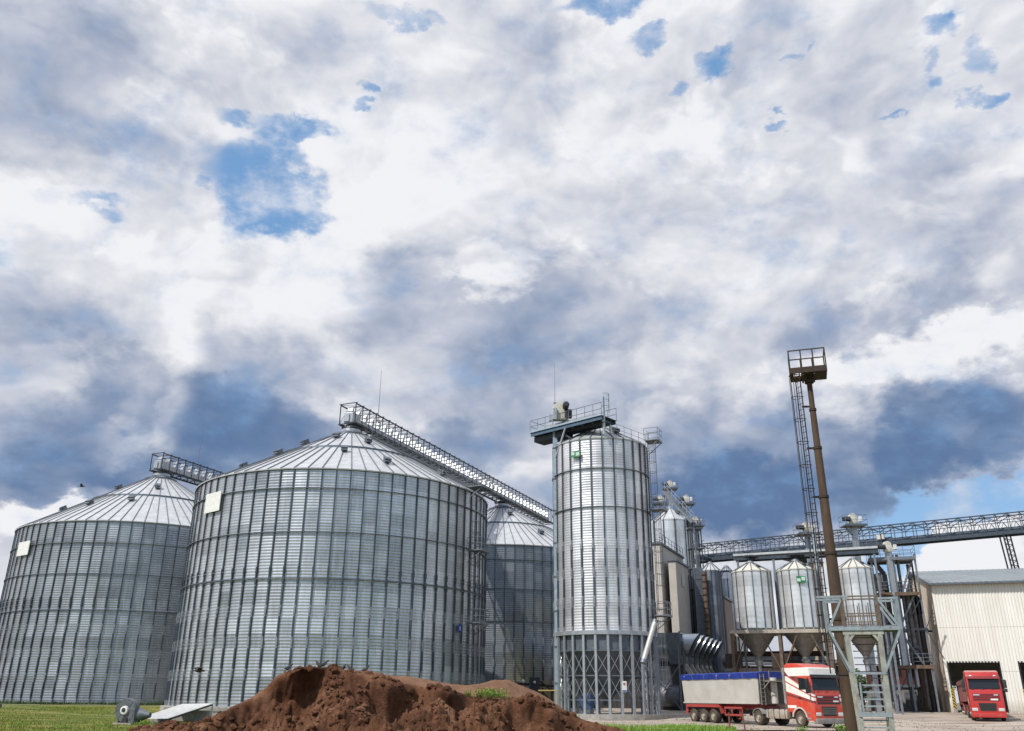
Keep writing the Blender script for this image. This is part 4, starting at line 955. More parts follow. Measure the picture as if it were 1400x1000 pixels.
# ------------------------------------------------------------------ open process tower with pipes and stairs
tc_ = polar(23.85, 97.5)
M = Matrix((bf, bn, Vector((0, 0, 1)))).transposed().to_4x4(); M.translation = Vector((tc_.x, tc_.y, 0))
pt = thing('process_tower', 'open dark steel tower crowded with pipes, stairs and railed floors beside the barn', 'tower', (tc_.x, tc_.y, .7))
for x in (-2.1, 0, 2.0):
    for y in (-1.4, 1.4): MB().box((x, y, 8.2 if x < 2 else 8.2), (.17, .17, 15.0), M).build('post', STEELG if y < 0 else STEELD, pt)
for z_, x0, x1 in ((15.4, -2.3, 2.1), (11.9, -2.5, 2.0), (5.0, -2.6, 2.3)):
    q = MB().box(((x0 + x1) / 2, 0, z_), (x1 - x0, 3.2, .08), M); q.box(((x0 + x1) / 2, -1.62, z_ - .1), (x1 - x0, .1, .32), M); q.box(((x0 + x1) / 2, 1.62, z_ - .1), (x1 - x0, .1, .32), M)
    f_ = q.build('floor', RUSTF if z_ < 14 else STEELG, pt)
    q = MB(); n = int((x1 - x0) / .9)
    for k in range(n + 1):
        for y in (-1.6, 1.6): q.rod(M @ Vector((x0 + (x1 - x0) * k / n, y, z_)), M @ Vector((x0 + (x1 - x0) * k / n, y, z_ + 1.1)), .028, 4)
    for zz in (.4, .75, 1.1):
        for y in (-1.6, 1.6): q.rod(M @ Vector((x0, y, z_ + zz)), M @ Vector((x1, y, z_ + zz)), .024, 4)
        q.rod(M @ Vector((x1, -1.6, z_ + zz)), M @ Vector((x1, 1.6, z_ + zz)), .024, 4)
    q.build('railing', STEELG, f_)
q = MB()
for (x, y, z0_, z1_, r_) in ((-1.5, -.8, 5, 14, .22), (-.9, .3, 4, 14, .26), (-.2, -.9, 3.2, 15.6, .17), (.45, -.6, 3.0, 15.8, .15), (.9, .5, 5, 12, .3), (-1.7, .8, 1, 12, .28), (1.5, .9, 1, 15, .15)):
    q.rod(M @ Vector((x, y, z0_)), M @ Vector((x, y, z1_)), r_, 12)
q.rod(M @ Vector((-1.9, -.8, 13.9)), M @ Vector((-1.5, -.8, 11.9)), .22, 12).rod(M @ Vector((-.9, .3, 14)), M @ Vector((-1.6, 0, 15)), .24, 12)
q.build('pipe', weathered('tower_pipe', (.20, .21, .22), (.10, .09, .085), 2, .5, .4, rust=.3), pt, smooth=True, auto=40)
q = MB()
MB().lathe([(.55, 0), (.75, .6), (.75, 1.3), (.3, 1.6)], 16, M=M @ Matrix.Translation((-1.3, 0, 8.6))).build('cyclone', STEELD, pt, smooth=True, auto=40)
for c_, d_ in (((0.1, .2, 12.6), (1.0, .9, 1.1)), ((-1.4, -.4, 12.7), (1.0, .9, .9)), ((.9, .2, 6.0), (1.1, 1, 1.4))): MB().box(c_, d_, M, bev=.06).build('machine_casing', STEELD, pt)
q = MB()
for (xa, za, xb, zb) in ((.3, 11.7, 1.7, 15.0), (-.4, 8.4, 1.4, 11.6), (1.4, 5.1, -.4, 8.4)):
    for y in (-1.15, -.6): q.beam(M @ Vector((xa, y, za)), M @ Vector((xb, y, zb)), .05, .16)
    n = int(abs(zb - za) / .3)
    for k in range(n): f = (k + .5) / n; q.box((xa + (xb - xa) * f, -.87, za + (zb - za) * f), (.26, .5, .04), M)
q.build('stair', STEELG, pt)
q = MB()
for (xa, za, xb, zb) in ((-2.1, 1, 0, 4.8), (2.0, 5.2, 0, 8.4), (0, 8.4, 2.0, 11.4), (2.0, 8.4, 2.9, 10.2), (2.1, 8.1, 3.2, 5.6), (-2.1, 5.2, 0, 8.2)):
    q.beam(M @ Vector((xa, -1.5, za)), M @ Vector((xb, -1.5, zb)), .08, .08)
q.box((0, -1.5, 8.4), (4.4, .1, .2), M); q.box((.4, 1.5, 8.4), (5.0, .1, .2), M)
q.build('brace', STEELD, pt)
for x in (-.1, .55): MB().rod(M @ Vector((x, -1.0, 3.1)), M @ Vector((x, -1.0, 5.0)), .17, 12).build('discharge_pipe', GAL, pt, smooth=True, auto=40)
# dark rusty chimney duct between tower and barn
p = polar(24.72, 101)
ch = thing('vertical_duct', 'dark soot-stained square duct with a rusty edge between the tower and the barn', 'duct', (p.x, p.y, .75))
MB().box((p.x, p.y, 6.4), (.8, 1.0, 11.2), None).build('duct', RUSTD, ch); MB().box((p.x - .47, p.y - .3, 5.2), (.12, .5, 9)).build('edge_strip', RUSTF, ch)
MB().prism([(-1.0, 0), (.6, 0), (.6, 1.6), (-.3, 1.6)], -.5, .5, Matrix.Translation((p.x, p.y, 10.2))).build('cowl', RUSTD, ch)

# low annex in shade under the tower floor
Pa = polar(21.6, 103); 
an = block('grey_annex', 'low grey sheet-clad annex with a dark red upper band, in shade under the tower', 'building', (Pa.x, Pa.y), 6.0, bf, 5, bn, .7, 3.1, weathered('annex_sheet', (.24, .235, .22), (.17, .165, .155), 1, .8), .22, .03)
MB().box(tuple(Pa + bf * 3.0 - bn * .02 + Vector((0, 0, 4.3))), (6.0, .1, 2.0), None)
q = MB(); Mx = Matrix((bf, bn, Vector((0, 0, 1)))).transposed().to_4x4(); Mx.translation = Pa
q.box((3.0, .3, 4.35), (6.2, .5, 1.9), Mx); q.build('red_band', weathered('dark_red', (.10, .028, .02), (.06, .02, .015), 2, .8), an)
q = MB(); q.box((3.9, -.3, 1.75), (1.15, .06, 1.9), Mx); pn = q.build('slatted_panel', weathered('panel_grey', (.11, .12, .14), None, 3, .6), an)
q = MB()
for k in range(5): q.box((3.9, -.34, 1.0 + k * .4), (1.05, .03, .05), Mx)
for s_ in (-.2, .2): q.box((3.9 + s_, -.34, 1.75), (.04, .03, 1.8), Mx)
q.build('panel_bar', weathered('panel_bar', (.18, .19, .2), None), pn)
q = MB(); 
for s_ in (-.45, .45): q.beam(Mx @ Vector((1.9 + s_, -.6, .75)), Mx @ Vector((1.6 + s_, .1, 4.6)), .07, .07)
for k in range(11): q.box((1.87 - .027 * k, -.55 + .063 * k, 1.0 + k * .35), (.9, .06, .05), Mx)
q.build('leaning_ladder', RUSTD, an)
# concrete pier under the tower
p = polar(22.6, 94.5); pr_ = thing('concrete_pier', 'short pale concrete pier at the foot of the tower', 'pier', (p.x, p.y, .7)); MB().box((p.x, p.y, 1.15), (.55, .55, 1.1), bev=.03).build('pier', CONC, pr_)

# ------------------------------------------------------------------ barn
BP = Vector((42.58, 88.27, 0)); BL = 26; BD = 24; ZF = .75; ZE = 12.9; ZRG = 15.55
barn = thing('warehouse', 'big cream corrugated warehouse with grey pitched roof and open lorry doors', 'building', (BP.x, BP.y, ZF))
def barn_mat():
    mt, t, b = newmat('cream_corrugated'); n = t.nodes.new; l = t.links.new
    tc = n('ShaderNodeTexCoord'); mp = n('ShaderNodeMapping'); mp.inputs['Scale'].default_value = (1, 1, .12); l(tc.outputs['Object'], mp.inputs[0])
    a = n('ShaderNodeTexNoise'); a.inputs['Scale'].default_value = 1.4; a.inputs['Detail'].default_value = 7; a.inputs['Roughness'].default_value = .65; l(mp.outputs[0], a.inputs['Vector'])
    r = n('ShaderNodeMapRange'); r.inputs[1].default_value = .35; r.inputs[2].default_value = .75; l(a.outputs[0], r.inputs[0])
    m1 = n('ShaderNodeMix'); m1.data_type = 'RGBA'; m1.inputs[6].default_value = (.78, .76, .70, 1); m1.inputs[7].default_value = (.67, .645, .58, 1); l(r.outputs[0], m1.inputs[0])
    sp = n('ShaderNodeSeparateXYZ'); l(tc.outputs['Object'], sp.inputs[0])
    lo = n('ShaderNodeMapRange'); lo.inputs[1].default_value = 1.3; lo.inputs[2].default_value = 0.0; l(sp.outputs[2], lo.inputs[0])
    b2 = n('ShaderNodeTexNoise'); b2.inputs['Scale'].default_value = 5; b2.inputs['Detail'].default_value = 6; l(tc.outputs['Object'], b2.inputs['Vector'])
    f = mnode('MULTIPLY', lo.outputs[0], mnode('MULTIPLY', b2.outputs[0], 1.1, tree=t), tree=t)
    lap = mnode('GREATER_THAN', mnode('FRACT', mnode('DIVIDE', mnode('ADD', sp.outputs[2], .3, tree=t), 4.1, tree=t), tree=t), .988, tree=t)
    f = mnode('MAXIMUM', f, mnode('MULTIPLY', lap, .45, tree=t), tree=t)
    m2 = n('ShaderNodeMix'); m2.data_type = 'RGBA'; m2.inputs[7].default_value = (.20, .13, .08, 1); l(f, m2.inputs[0]); l(m1.outputs[2], m2.inputs[6])
    l(m2.outputs[2], b.inputs['Base Color']); b.inputs['Roughness'].default_value = .65
    return mt
BM = barn_mat()
STAIN = weathered('stained_gable', (.74, .67, .56), (.50, .37, .26), .9, .8, streak=.3, rustc=(.14, .085, .055), stretch=(1, 1, .3))
holes = [(.3, 4.95, ZF, 5.35), (6.5, 10.9, ZF, 5.35), (13.5, 17.9, ZF, 5.35)]
q = MB(); corr_wall(q, BP, BP + bf * BL, ZF, ZE, .28, .06, holes, nrm=-bn); q.build('front_wall', BM, barn)
q = MB(); corr_wall(q, BP + bn * BD, BP, ZF, ZE, .5, .012, nrm=-bf, ztop=lambda s_: ZE + (ZRG - ZE) * (1 - abs(s_ - BD / 2) / (BD / 2))); q.build('gable_wall', STAIN, barn, label='side wall streaked with brown stains')
q = MB(); corr_wall(q, BP + bf * BL, BP + bf * BL + bn * BD, ZF, ZE, .5, .012, nrm=bf, ztop=lambda s_: ZE + (ZRG - ZE) * (1 - abs(s_ - BD / 2) / (BD / 2))); q.build('gable_wall', BM, barn)
q = MB(); corr_wall(q, BP + bf * BL + bn * BD, BP + bn * BD, ZF, ZE, .5, .02, [(BL - 6.2, BL - 3.6, .75, 3.6)], nrm=bn); q.build('rear_wall', BM, barn)
q = MB(); e = .55
def rp_(s_, t__, z): return BP + bf * s_ + bn * t__ + Vector((0, 0, z))
sl_ = (ZRG - ZE) / (BD / 2)
for side in (0, 1):
    t0, t1 = (-e, BD / 2) if side == 0 else (BD + e, BD / 2)
    z0_ = ZE - e * sl_ + .12; z1_ = ZRG + .12
    n = 96; s0 = -.25; s1 = BL + .25
    rows = []
    for k in range(n + 1):
        s_ = s0 + (s1 - s0) * k / n; o = .035 if k % 2 else 0
        rows.append((rp_(s_, t0, z0_ + o), rp_(s_, t1, z1_ + o)))
    for k in range(n): q.quad(rows[k][0], rows[k + 1][0], rows[k + 1][1], rows[k][1])
    q.quad(rp_(s0, t0, z0_ - .12), rp_(s1, t0, z0_ - .12), rp_(s1, t0, z0_), rp_(s0, t0, z0_)); q.quad(rp_(s0, t0, z0_ - .1), rp_(s1, t0, z0_ - .1), rp_(s1, t1, z1_ - .1), rp_(s0, t1, z1_ - .1))
q.build('roof', weathered('grey_roof_sheet', (.30, .33, .35), (.22, .25, .27), .6, .45, .3), barn)
MB().beam(rp_(-.25, -e - .03, ZE - .12), rp_(BL + .25, -e - .03, ZE - .12), .1, .16).build('gutter', GALD, barn)
q = MB()
for t__ in (-e, BD / 2):
    pass
q.beam(rp_(-.28, -e, ZE - .1), rp_(-.28, BD / 2, ZRG + .06), .06, .2).beam(rp_(-.28, BD + e, ZE - .1), rp_(-.28, BD / 2, ZRG + .06), .06, .2); q.build('verge_trim', GALD, barn)
for h in holes[:2]:
    q = MB(); a, b = BP + bf * h[0], BP + bf * h[1]
    for p in (a, b): q.beam(p + bn * .1 + Vector((0, 0, ZF)), p + bn * .1 + Vector((0, 0, h[3])), .12, .3)
    q.beam(a + bn * .1 + Vector((0, 0, h[3] + .06)), b + bn * .1 + Vector((0, 0, h[3] + .06)), .3, .12); q.build('door_frame', STEELD, barn)
    q = MB(); q.beam(a + bf * .1 - bn * .06 + Vector((0, 0, ZF + .1)), a + bf * .1 - bn * .06 + Vector((0, 0, ZF + 1.9)), .16, .12)
hz, t, b = newmat('hazard_stripes'); n = t.nodes.new; tcn = n('ShaderNodeTexCoord'); sp_ = n('ShaderNodeSeparateXYZ'); t.links.new(tcn.outputs['Object'], sp_.inputs[0])
wv = mnode('GREATER_THAN', mnode('FRACT', mnode('MULTIPLY', mnode('ADD', sp_.outputs[2], mnode('MULTIPLY', sp_.outputs[0], 1.0, tree=t), tree=t), 3.6, tree=t), tree=t), .5, tree=t)
mxx = n('ShaderNodeMix'); mxx.data_type = 'RGBA'; mxx.inputs[6].default_value = (.62, .45, .03, 1); mxx.inputs[7].default_value = (.015, .015, .015, 1); t.links.new(wv, mxx.inputs[0]); t.links.new(mxx.outputs[2], b.inputs['Base Color']); b.inputs['Roughness'].default_value = .5
for h, lb in ((holes[0], 'black and yellow striped guard post at the left edge of the first warehouse door'), (holes[1], 'black and yellow striped guard post at the left edge of the second warehouse door')):
    p = BP + bf * (h[0] + .06) - bn * .2; th = thing('guard_post', lb, 'post', (p.x, p.y, ZF)); th['group'] = 'striped guard posts at the warehouse doors'
    MB().box((p.x, p.y, ZF + 1.35), (.22, .2, 1.9), bev=.02).build('post', hz, th); MB().box((p.x, p.y, ZF + .2), (.26, .24, .4), bev=.02).build('base', CONC, th)
struct(MB().box(tuple(BP + bf * 13 + bn * 12 + Vector((0, 0, .76))), (1, 1, .01)).build('warehouse_floor', CONC), 'dark concrete floor inside the warehouse')
fl = bpy.data.objects['warehouse_floor']; fl.data.clear_geometry()
mbf = [BP + bf * .1 + bn * .1, BP + bf * (BL - .1) + bn * .1, BP + bf * (BL - .1) + bn * (BD - .1), BP + bf * .1 + bn * (BD - .1)]
fl.data.from_pydata([(p.x, p.y, .86) for p in mbf] + [(p.x, p.y, .5) for p in mbf], [], [(0, 1, 2, 3), (0, 4, 5, 1), (1, 5, 6, 2), (2, 6, 7, 3), (3, 7, 4, 0)])
# parked dark green machine inside the warehouse
p = BP + bf * 4.2 + bn * 9; gm = thing('parked_machine', 'dark green machine in the gloom inside the first warehouse door', 'machine', (p.x, p.y, .86))
MB().box((p.x, p.y, 2.6), (2.8, 4, 2.6), bev=.2).build('body', weathered('machine_green', (.03, .12, .08), None), gm); MB().box((p.x, p.y, 1.1), (2.6, 3.8, .5)).build('chassis', BLACK, gm)
# right lattice tower behind the barn
p = polar(30.3, 116); q = MB(); p.z = 0
lt = thing('lattice_tower', 'slim lattice ladder tower behind the warehouse roof, holding up the long gallery', 'tower', (p.x, p.y, .5))
for dx, dy in ((-.5, -.3), (.3, -.3), (-.5, .5), (.3, .5)): q.beam((p.x + dx + .8, p.y + dy, .5), (p.x + dx - .4, p.y + dy, 20.2), .13, .13)
q.build('post', STEELD, lt); q = MB(); z = 1.5
while z < 20: f = z / 20; xo = .8 - 1.2 * f; q.beam((p.x - .5 + xo, p.y - .3, z), (p.x + .3 + xo, p.y - .3, z), .08, .08); q.beam((p.x - .5 + xo, p.y - .3, z), (p.x + .3 + xo, p.y - .3, z + .6), .06, .06); z += .6
q.build('rung', STEELD, lt)

Pp = polar(3.6, 100)
block('pump_house', 'dark low machine house seen through the legs of the tall silo', 'building', (Pp.x, Pp.y), 8.6, Vector((.995, -.1, 0)), 4, Vector((.1, .995, 0)), .7, 6.4, weathered('dark_house_sheet', (.05, .05, .052), (.025, .025, .028), .9, .8, rust=.25), .5, .03)
# dark low shed behind the hopper silos
Ps = polar(13.9, 101); shd = block('machine_shed', 'low dark maroon machine shed behind the legs of the small hopper silos', 'building', (Ps.x, Ps.y), 11.0, bf, 6, bn, .7, 5.2, weathered('maroon_sheet', (.07, .045, .04), (.04, .03, .028), .8, .8, rust=.2), .5, .03, slope=.6)
for k, wx in enumerate((2.0, 6.4)):
    p = Ps + bf * wx - bn * .06 + Vector((0, 0, 3.6)); Mx = Matrix((bf, bn, Vector((0, 0, 1)))).transposed().to_4x4(); Mx.translation = p
    f_ = MB().box((0, 0, 0), (1.9, .1, .9), Mx).build('window', RUSTF, shd); MB().box((0, -.06, 0), (1.7, .03, .7), Mx).build('pane', BLACK, f_)

# ------------------------------------------------------------------ lorries
GLASS, t, b = newmat('dark_glass'); b.inputs['Base Color'].default_value = (.02, .025, .03, 1); b.inputs['Roughness'].default_value = .06; b.inputs['Metallic'].default_value = .2
LAMP, t, b = newmat('lamp_glass'); b.inputs['Base Color'].default_value = (.75, .76, .74, 1); b.inputs['Roughness'].default_value = .12; b.inputs['Metallic'].default_value = .5
REDP = weathered('red_paint', (.50, .03, .025), (.40, .035, .028), 2, .3, 0); REDP.node_tree.nodes['Principled BSDF'].inputs['Coat Weight'].default_value = .5
DRED = weathered('dark_red_paint', (.26, .02, .022), (.18, .015, .018), 2, .4)
DUSTW = weathered('dusty_white', (.62, .60, .55), (.45, .42, .37), 2, .5)
GREYB = weathered('bumper_grey', (.30, .29, .27), (.18, .17, .155), 3, .6)
ALU = weathered('dusty_tank', (.58, .52, .44), (.36, .31, .25), 2.5, .4, .4)
GREYD = weathered('dark_front_wall', (.09, .085, .075), (.05, .048, .042), 3, .6)
PANEL = weathered('dusty_tipper_panel', (.50, .485, .455), (.40, .375, .33), .7, .55, .05, streak=.12, rustc=(.42, .34, .25))
BLUET = weathered('blue_tarp', (.012, .035, .26), (.008, .02, .15), 1.5, .55, bump=.02, bscale=3)
REDF = weathered('red_frame', (.42, .05, .045), (.24, .05, .04), 3, .6)
BLK = weathered('black_plastic', (.02, .02, .022), (.035, .033, .03), 4, .5)
def livery():
    mt, t, b = newmat('red_white_livery'); n = t.nodes.new; l = t.links.new; X = lambda *a: mnode(*a, tree=t)
    tc = n('ShaderNodeTexCoord'); sp = n('ShaderNodeSeparateXYZ'); l(tc.outputs['Object'], sp.inputs[0]); x1 = X('ADD', sp.outputs[0], 1.2); z = sp.outputs[2]
    def below(z0, k): return X('LESS_THAN', z, X('ADD', X('MULTIPLY', x1, k), z0))
    def band(z0, k0, z1, k1): return X('MULTIPLY', below(z1, k1), X('SUBTRACT', 1.0, below(z0, k0)))
    side = X('GREATER_THAN', X('ABSOLUTE', sp.outputs[1]), 1.02)
    col_ = None; prev = (.58, .045, .02, 1)
    def put(mask, c, prev, always=False):
        m_ = mask if always else X('MULTIPLY', mask, side)
        q = n('ShaderNodeMix'); q.data_type = 'RGBA'; l(m_, q.inputs[0]); q.inputs[7].default_value = c
        if isinstance(prev, tuple): q.inputs[6].default_value = prev
        else: l(prev, q.inputs[6])
        return q.outputs[2]
    W = (.78, .77, .72, 1); R2 = (.16, .015, .02, 1); R1 = (.50, .03, .02, 1)
    o = put(band(2.27, -.232, 3.33, -.484), W, prev)
    o = put(band(2.86, -.384, 2.95, -.384), R1, o)
    o = put(band(3.42, -.50, 3.68, -.42), R2, o)
    o = put(band(2.0, -.19, 2.16, -.20), R2, o)
    o = put(band(3.22, 0, 3.76, 0), W, o, True)
    o = put(X('MULTIPLY', band(3.22, 0, 3.70, 0), below(3.62, -.9)), R2, o)
    o = put(X('MULTIPLY', band(1.18, 0, 1.36, 0), X('LESS_THAN', x1, .95)), W, o)
    no = n('ShaderNodeTexNoise'); no.inputs['Scale'].default_value = 3; no.inputs['Detail'].default_value = 5; l(tc.outputs['Object'], no.inputs['Vector'])
    mr = n('ShaderNodeMapRange'); mr.inputs[1].default_value = .35; mr.inputs[2].default_value = .8; mr.inputs[4].default_value = .3; l(no.outputs[0], mr.inputs[0])
    q = n('ShaderNodeMix'); q.data_type = 'RGBA'; q.inputs[7].default_value = (.33, .26, .19, 1); l(mr.outputs[0], q.inputs[0]); l(o, q.inputs[6])
    l(q.outputs[2], b.inputs['Base Color']); b.inputs['Roughness'].default_value = .35; b.inputs['Coat Weight'].default_value = .4
    return mt
def wheel(root, x, y, r=.51, w_=.32, rimc=None, dual=False, label=None):
    s_ = 1 if y > 0 else -1; ww = w_ * (2.0 if dual else 1)
    yc = y - s_ * ww / 2
    M = Matrix.Translation((x, yc, r)) @ Matrix.Rotation(-PI / 2 * s_, 4, 'X')
    h = ww / 2
    ty = MB().lathe([(r * .58, -h), (r * .9, -h), (r, -h * .75), (r, h * .75), (r * .96, h * .93), (r * .88, h), (r * .6, h)], 32, M=M)
    to = ty.build('wheel', RUBBER, root, local=True, smooth=True, auto=35)
    MB().lathe([(r * .61, h - .02), (r * .57, h - .02), (r * .52, h - .12), (r * .3, h - .14), (r * .27, h + .02), (r * .15, h + .05), (.001, h + .05)], 24, M=M).build('rim', rimc or ALU, to, local=True, smooth=True, auto=35)
    return to
def lorry(name, label, loc, rz, paint, red2=False, zs=1.0):
    root = thing(name, label, 'lorry', loc, rz); B_ = dict(local=True)
    # cab: side outline extruded, edges rounded
    arc = [(.66 * math.cos(a), .52 + .66 * math.sin(a)) for a in [rad(8 + 164 * k / 10) for k in range(11)]]
    roof = [(-1.2, 3.92), (-.95, 4.06), (.1, 4.04), (.8, 3.86), (1.22, 3.70)] if not red2 else [(-1.2, 3.62), (-1.0, 3.74), (-.2, 3.76), (.55, 3.62), (.62, 3.36), (1.15, 3.30)]
    out = [(1.30, .42)] + [(1.30, .5)] * 0 + [(.70, .42)] + arc + [(-.70, .62), (-.78, .95), (-1.2, .95)] + roof + [(1.27, 3.25), (1.30, 3.12), (1.44, 2.25), (1.50, 1.4), (1.50, .62), (1.46, .42)]
    bm = bmesh.new(); n = len(out); vs = [bm.verts.new((x, y, z)) for y in (-1.22, 1.22) for x, z in out]
    for k in range(n): bm.faces.new((vs[k], vs[(k + 1) % n], vs[n + (k + 1) % n], vs[n + k]))
    bm.faces.new(vs[:n][::-1]); bm.faces.new(vs[n:])
    bmesh.ops.recalc_face_normals(bm, faces=bm.faces[:])
    ed = [e for e in bm.edges if abs(e.verts[0].co.y - e.verts[1].co.y) < .01 and (e.verts[0].co.z + e.verts[1].co.z) / 2 > .9 and not (abs(e.verts[0].co.x) < .8 and e.verts[0].co.z < 1.3)]
    bmesh.ops.bevel(bm, geom=ed, offset=.11, segments=3, affect='EDGES', profile=.5)
    bm.verts.index_update(); mb = MB(); mb.add([v.co.copy() for v in bm.verts], [[v.index for v in f.verts] for f in bm.faces]); bm.free()
    cab = mb.build('cab', paint, root, smooth=True, auto=28, **B_)
    def fx(z):  # front surface x at height z
        pts = [(.4, 1.47), (.62, 1.50), (1.4, 1.50), (2.25, 1.44), (3.12, 1.30), (3.3, 1.25)]
        for (z0, x0), (z1, x1) in zip(pts[:-1], pts[1:]):
            if z <= z1: return x0 + (x1 - x0) * (z - z0) / (z1 - z0)
        return 1.2
    def fpanel(nm, y0, y1, z0, z1, mt, t_=.03, par=cab, off=.0, ybot=None):
        y0b, y1b = ybot if ybot else (y0, y1); m_ = MB()
        vs_ = [(fx(z0) + off, y0b, z0), (fx(z0) + off, y1b, z0), (fx(z1) + off, y1, z1), (fx(z1) + off, y0, z1)]
        m_.add(vs_ + [(x + t_, y, z) for x, y, z in vs_], [(0, 1, 2, 3), (7, 6, 5, 4), (0, 4, 5, 1), (1, 5, 6, 2), (2, 6, 7, 3), (3, 7, 4, 0)])
        return m_.build(nm, mt, par, **B_)
    ws = fpanel('windscreen', -1.08, 1.08, 2.32, 3.08, GLASS, .02, ybot=(-1.12, 1.12))
    for y in (-.7, 0, .7): MB().beam((fx(2.3) + .05, y - .25, 2.33), (fx(2.42) + .05, y + .25, 2.42), .03, .02).build('wiper', BLK, ws, **B_)
    fpanel('sun_visor', -1.14, 1.14, 3.1, 3.3, BLK if not red2 else DRED, .26)
    if red2:
        for y in (-.85, .85): MB().ball((1.33, y, 3.28), .1, 10, (.6, 1.3, 1)).build('roof_lamp', LAMP, cab, **B_)
    fpanel('upper_grille', -.95, .95, 1.45, 1.98, DRED if red2 else BLK, .02)
    for z_ in (1.55, 1.72, 1.88): fpanel('grille_bar', -.93, .93, z_, z_ + .09, DRED, .035) if not red2 else fpanel('grille_bar', -.93, .93, z_, z_ + .035, BLK, .04)
    fpanel('badge_strip', -.9, -.45, 1.86, 1.93, LAMP, .05); fpanel('badge_strip', .55, .85, 1.86, 1.93, LAMP, .05)
    fpanel('number_plate', .28, .80, 1.5, 1.62, WHITE, .05) if red2 else fpanel('number_plate', .4, .85, 1.58, 1.68, WHITE, .05)
    gr_ = fpanel('lower_grille', -.64, .64, .72, 1.30, BLK, .03, ybot=(-.55, .55))
    for z_ in (.84, .95, 1.06, 1.17): fpanel('grille_slat', -.58, .58, z_, z_ + .03, GREYB if not red2 else BLK, .05, par=gr_)
    MB().box((1.42, 0, .40), (.34, 2.4, .34), bev=.06).build('bumper', GREYB if not red2 else REDP, cab, smooth=True, auto=40, **B_)
    for s_ in (-1, 1):
        MB().box((1.46, s_ * .93, .82), (.14, .42, .24), bev=.05).build('headlight', LAMP, cab, smooth=True, auto=40, **B_)
        MB().box((1.55, s_ * .72, .42), (.08, .26, .12), bev=.02).build('fog_lamp', LAMP, cab, **B_)
        # door window, handle, mirrors, arch lip, steps
        w_ = MB(); yy = s_ * 1.225
        w_.add([(.18, yy, 2.36), (1.12, yy, 2.36), (1.08, yy, 3.02), (.25, yy, 3.12)] + [(.18, yy + .02 * s_, 2.36), (1.12, yy + .02 * s_, 2.36), (1.08, yy + .02 * s_, 3.02), (.25, yy + .02 * s_, 3.12)], [(0, 1, 2, 3), (7, 6, 5, 4), (0, 4, 5, 1), (1, 5, 6, 2), (2, 6, 7, 3), (3, 7, 4, 0)])
        w_.build('side_window', GLASS, cab, **B_)
        MB().box((.2, s_ * 1.26, 1.85), (.2, .05, .06)).build('door_handle', BLK, cab, **B_)
        m_ = MB().box((1.32, s_ * 1.48, 2.72), (.14, .26, .62), bev=.05).box((1.30, s_ * 1.48, 2.24), (.14, .26, .26), bev=.05)
        m_.rod((1.1, s_ * 1.2, 3.1), (1.32, s_ * 1.5, 3.0), .025, 6).rod((1.2, s_ * 1.2, 2.3), (1.32, s_ * 1.5, 2.2), .025, 6); m_.build('mirror', BLK, cab, smooth=True, auto=40, **B_)
        a_ = MB()
        for k in range(10):
            a0, a1 = rad(8 + 16.4 * k), rad(8 + 16.4 * (k + 1)); r_ = .69
            a_.beam((r_ * math.cos(a0), s_ * 1.2, .52 + r_ * math.sin(a0)), (r_ * math.cos(a1), s_ * 1.2, .52 + r_ * math.sin(a1)), .1, .09)
        a_.build('wheel_arch', DUSTW if not red2 else REDP, cab, **B_)
        MB().box((.92, s_ * 1.1, .55), (.4, .3, .12)).box((.92, s_ * 1.14, .85), (.4, .2, .05)).build('step', GREYB, cab, **B_)
    if not red2:
        sh = MB()
        for s_ in (-1, 1): sh.prism([(-1.2, 1.4), (-1.42, 1.5), (-1.42, 3.7), (-1.2, 3.85)], s_ * 1.2 - .02, s_ * 1.2 + .02)
        sh.build('side_fairing', GREYB, cab, **B_)
    MB().box((-4.3, 0, .85), (9.0 if False else 6.4, .9, .28)).box((-2.3, 0, .6), (3.6, .7, .25)).build('chassis', BLK, root, **B_)
    for y in (-1.22, 1.22): wheel(root, 0, y)
    for y in (-1.22, 1.22): wheel(root, -4.4 if not red2 else -3.8, y, dual=True)
    xd = -4.4 if not red2 else -3.8
    for s_ in (-1, 1):
        f_ = MB()
        for k in range(9):
            a0, a1 = rad(5 + 18.8 * k), rad(5 + 18.8 * (k + 1)); r_ = .62
            f_.beam((xd + r_ * math.cos(a0), s_ * .93, .5 + r_ * math.sin(a0)), (xd + r_ * math.cos(a1), s_ * .93, .5 + r_ * math.sin(a1)), .62, .04)
        f_.build('mudguard', GREYB, root, **B_)
        tk_ = MB().box((-2.35, s_ * 1.0, .78), (2.2 if not red2 else 1.8, .5, .62), bev=.12)
        tko = tk_.build('fuel_tank', ALU, root, smooth=True, auto=40, **B_)
        for k in range(4): MB().box((-3.2 + .58 * k, s_ * 1.0, .78), (.05, .53, .65), bev=.02).build('tank_strap', BLK, tko, **B_)
    return root, cab
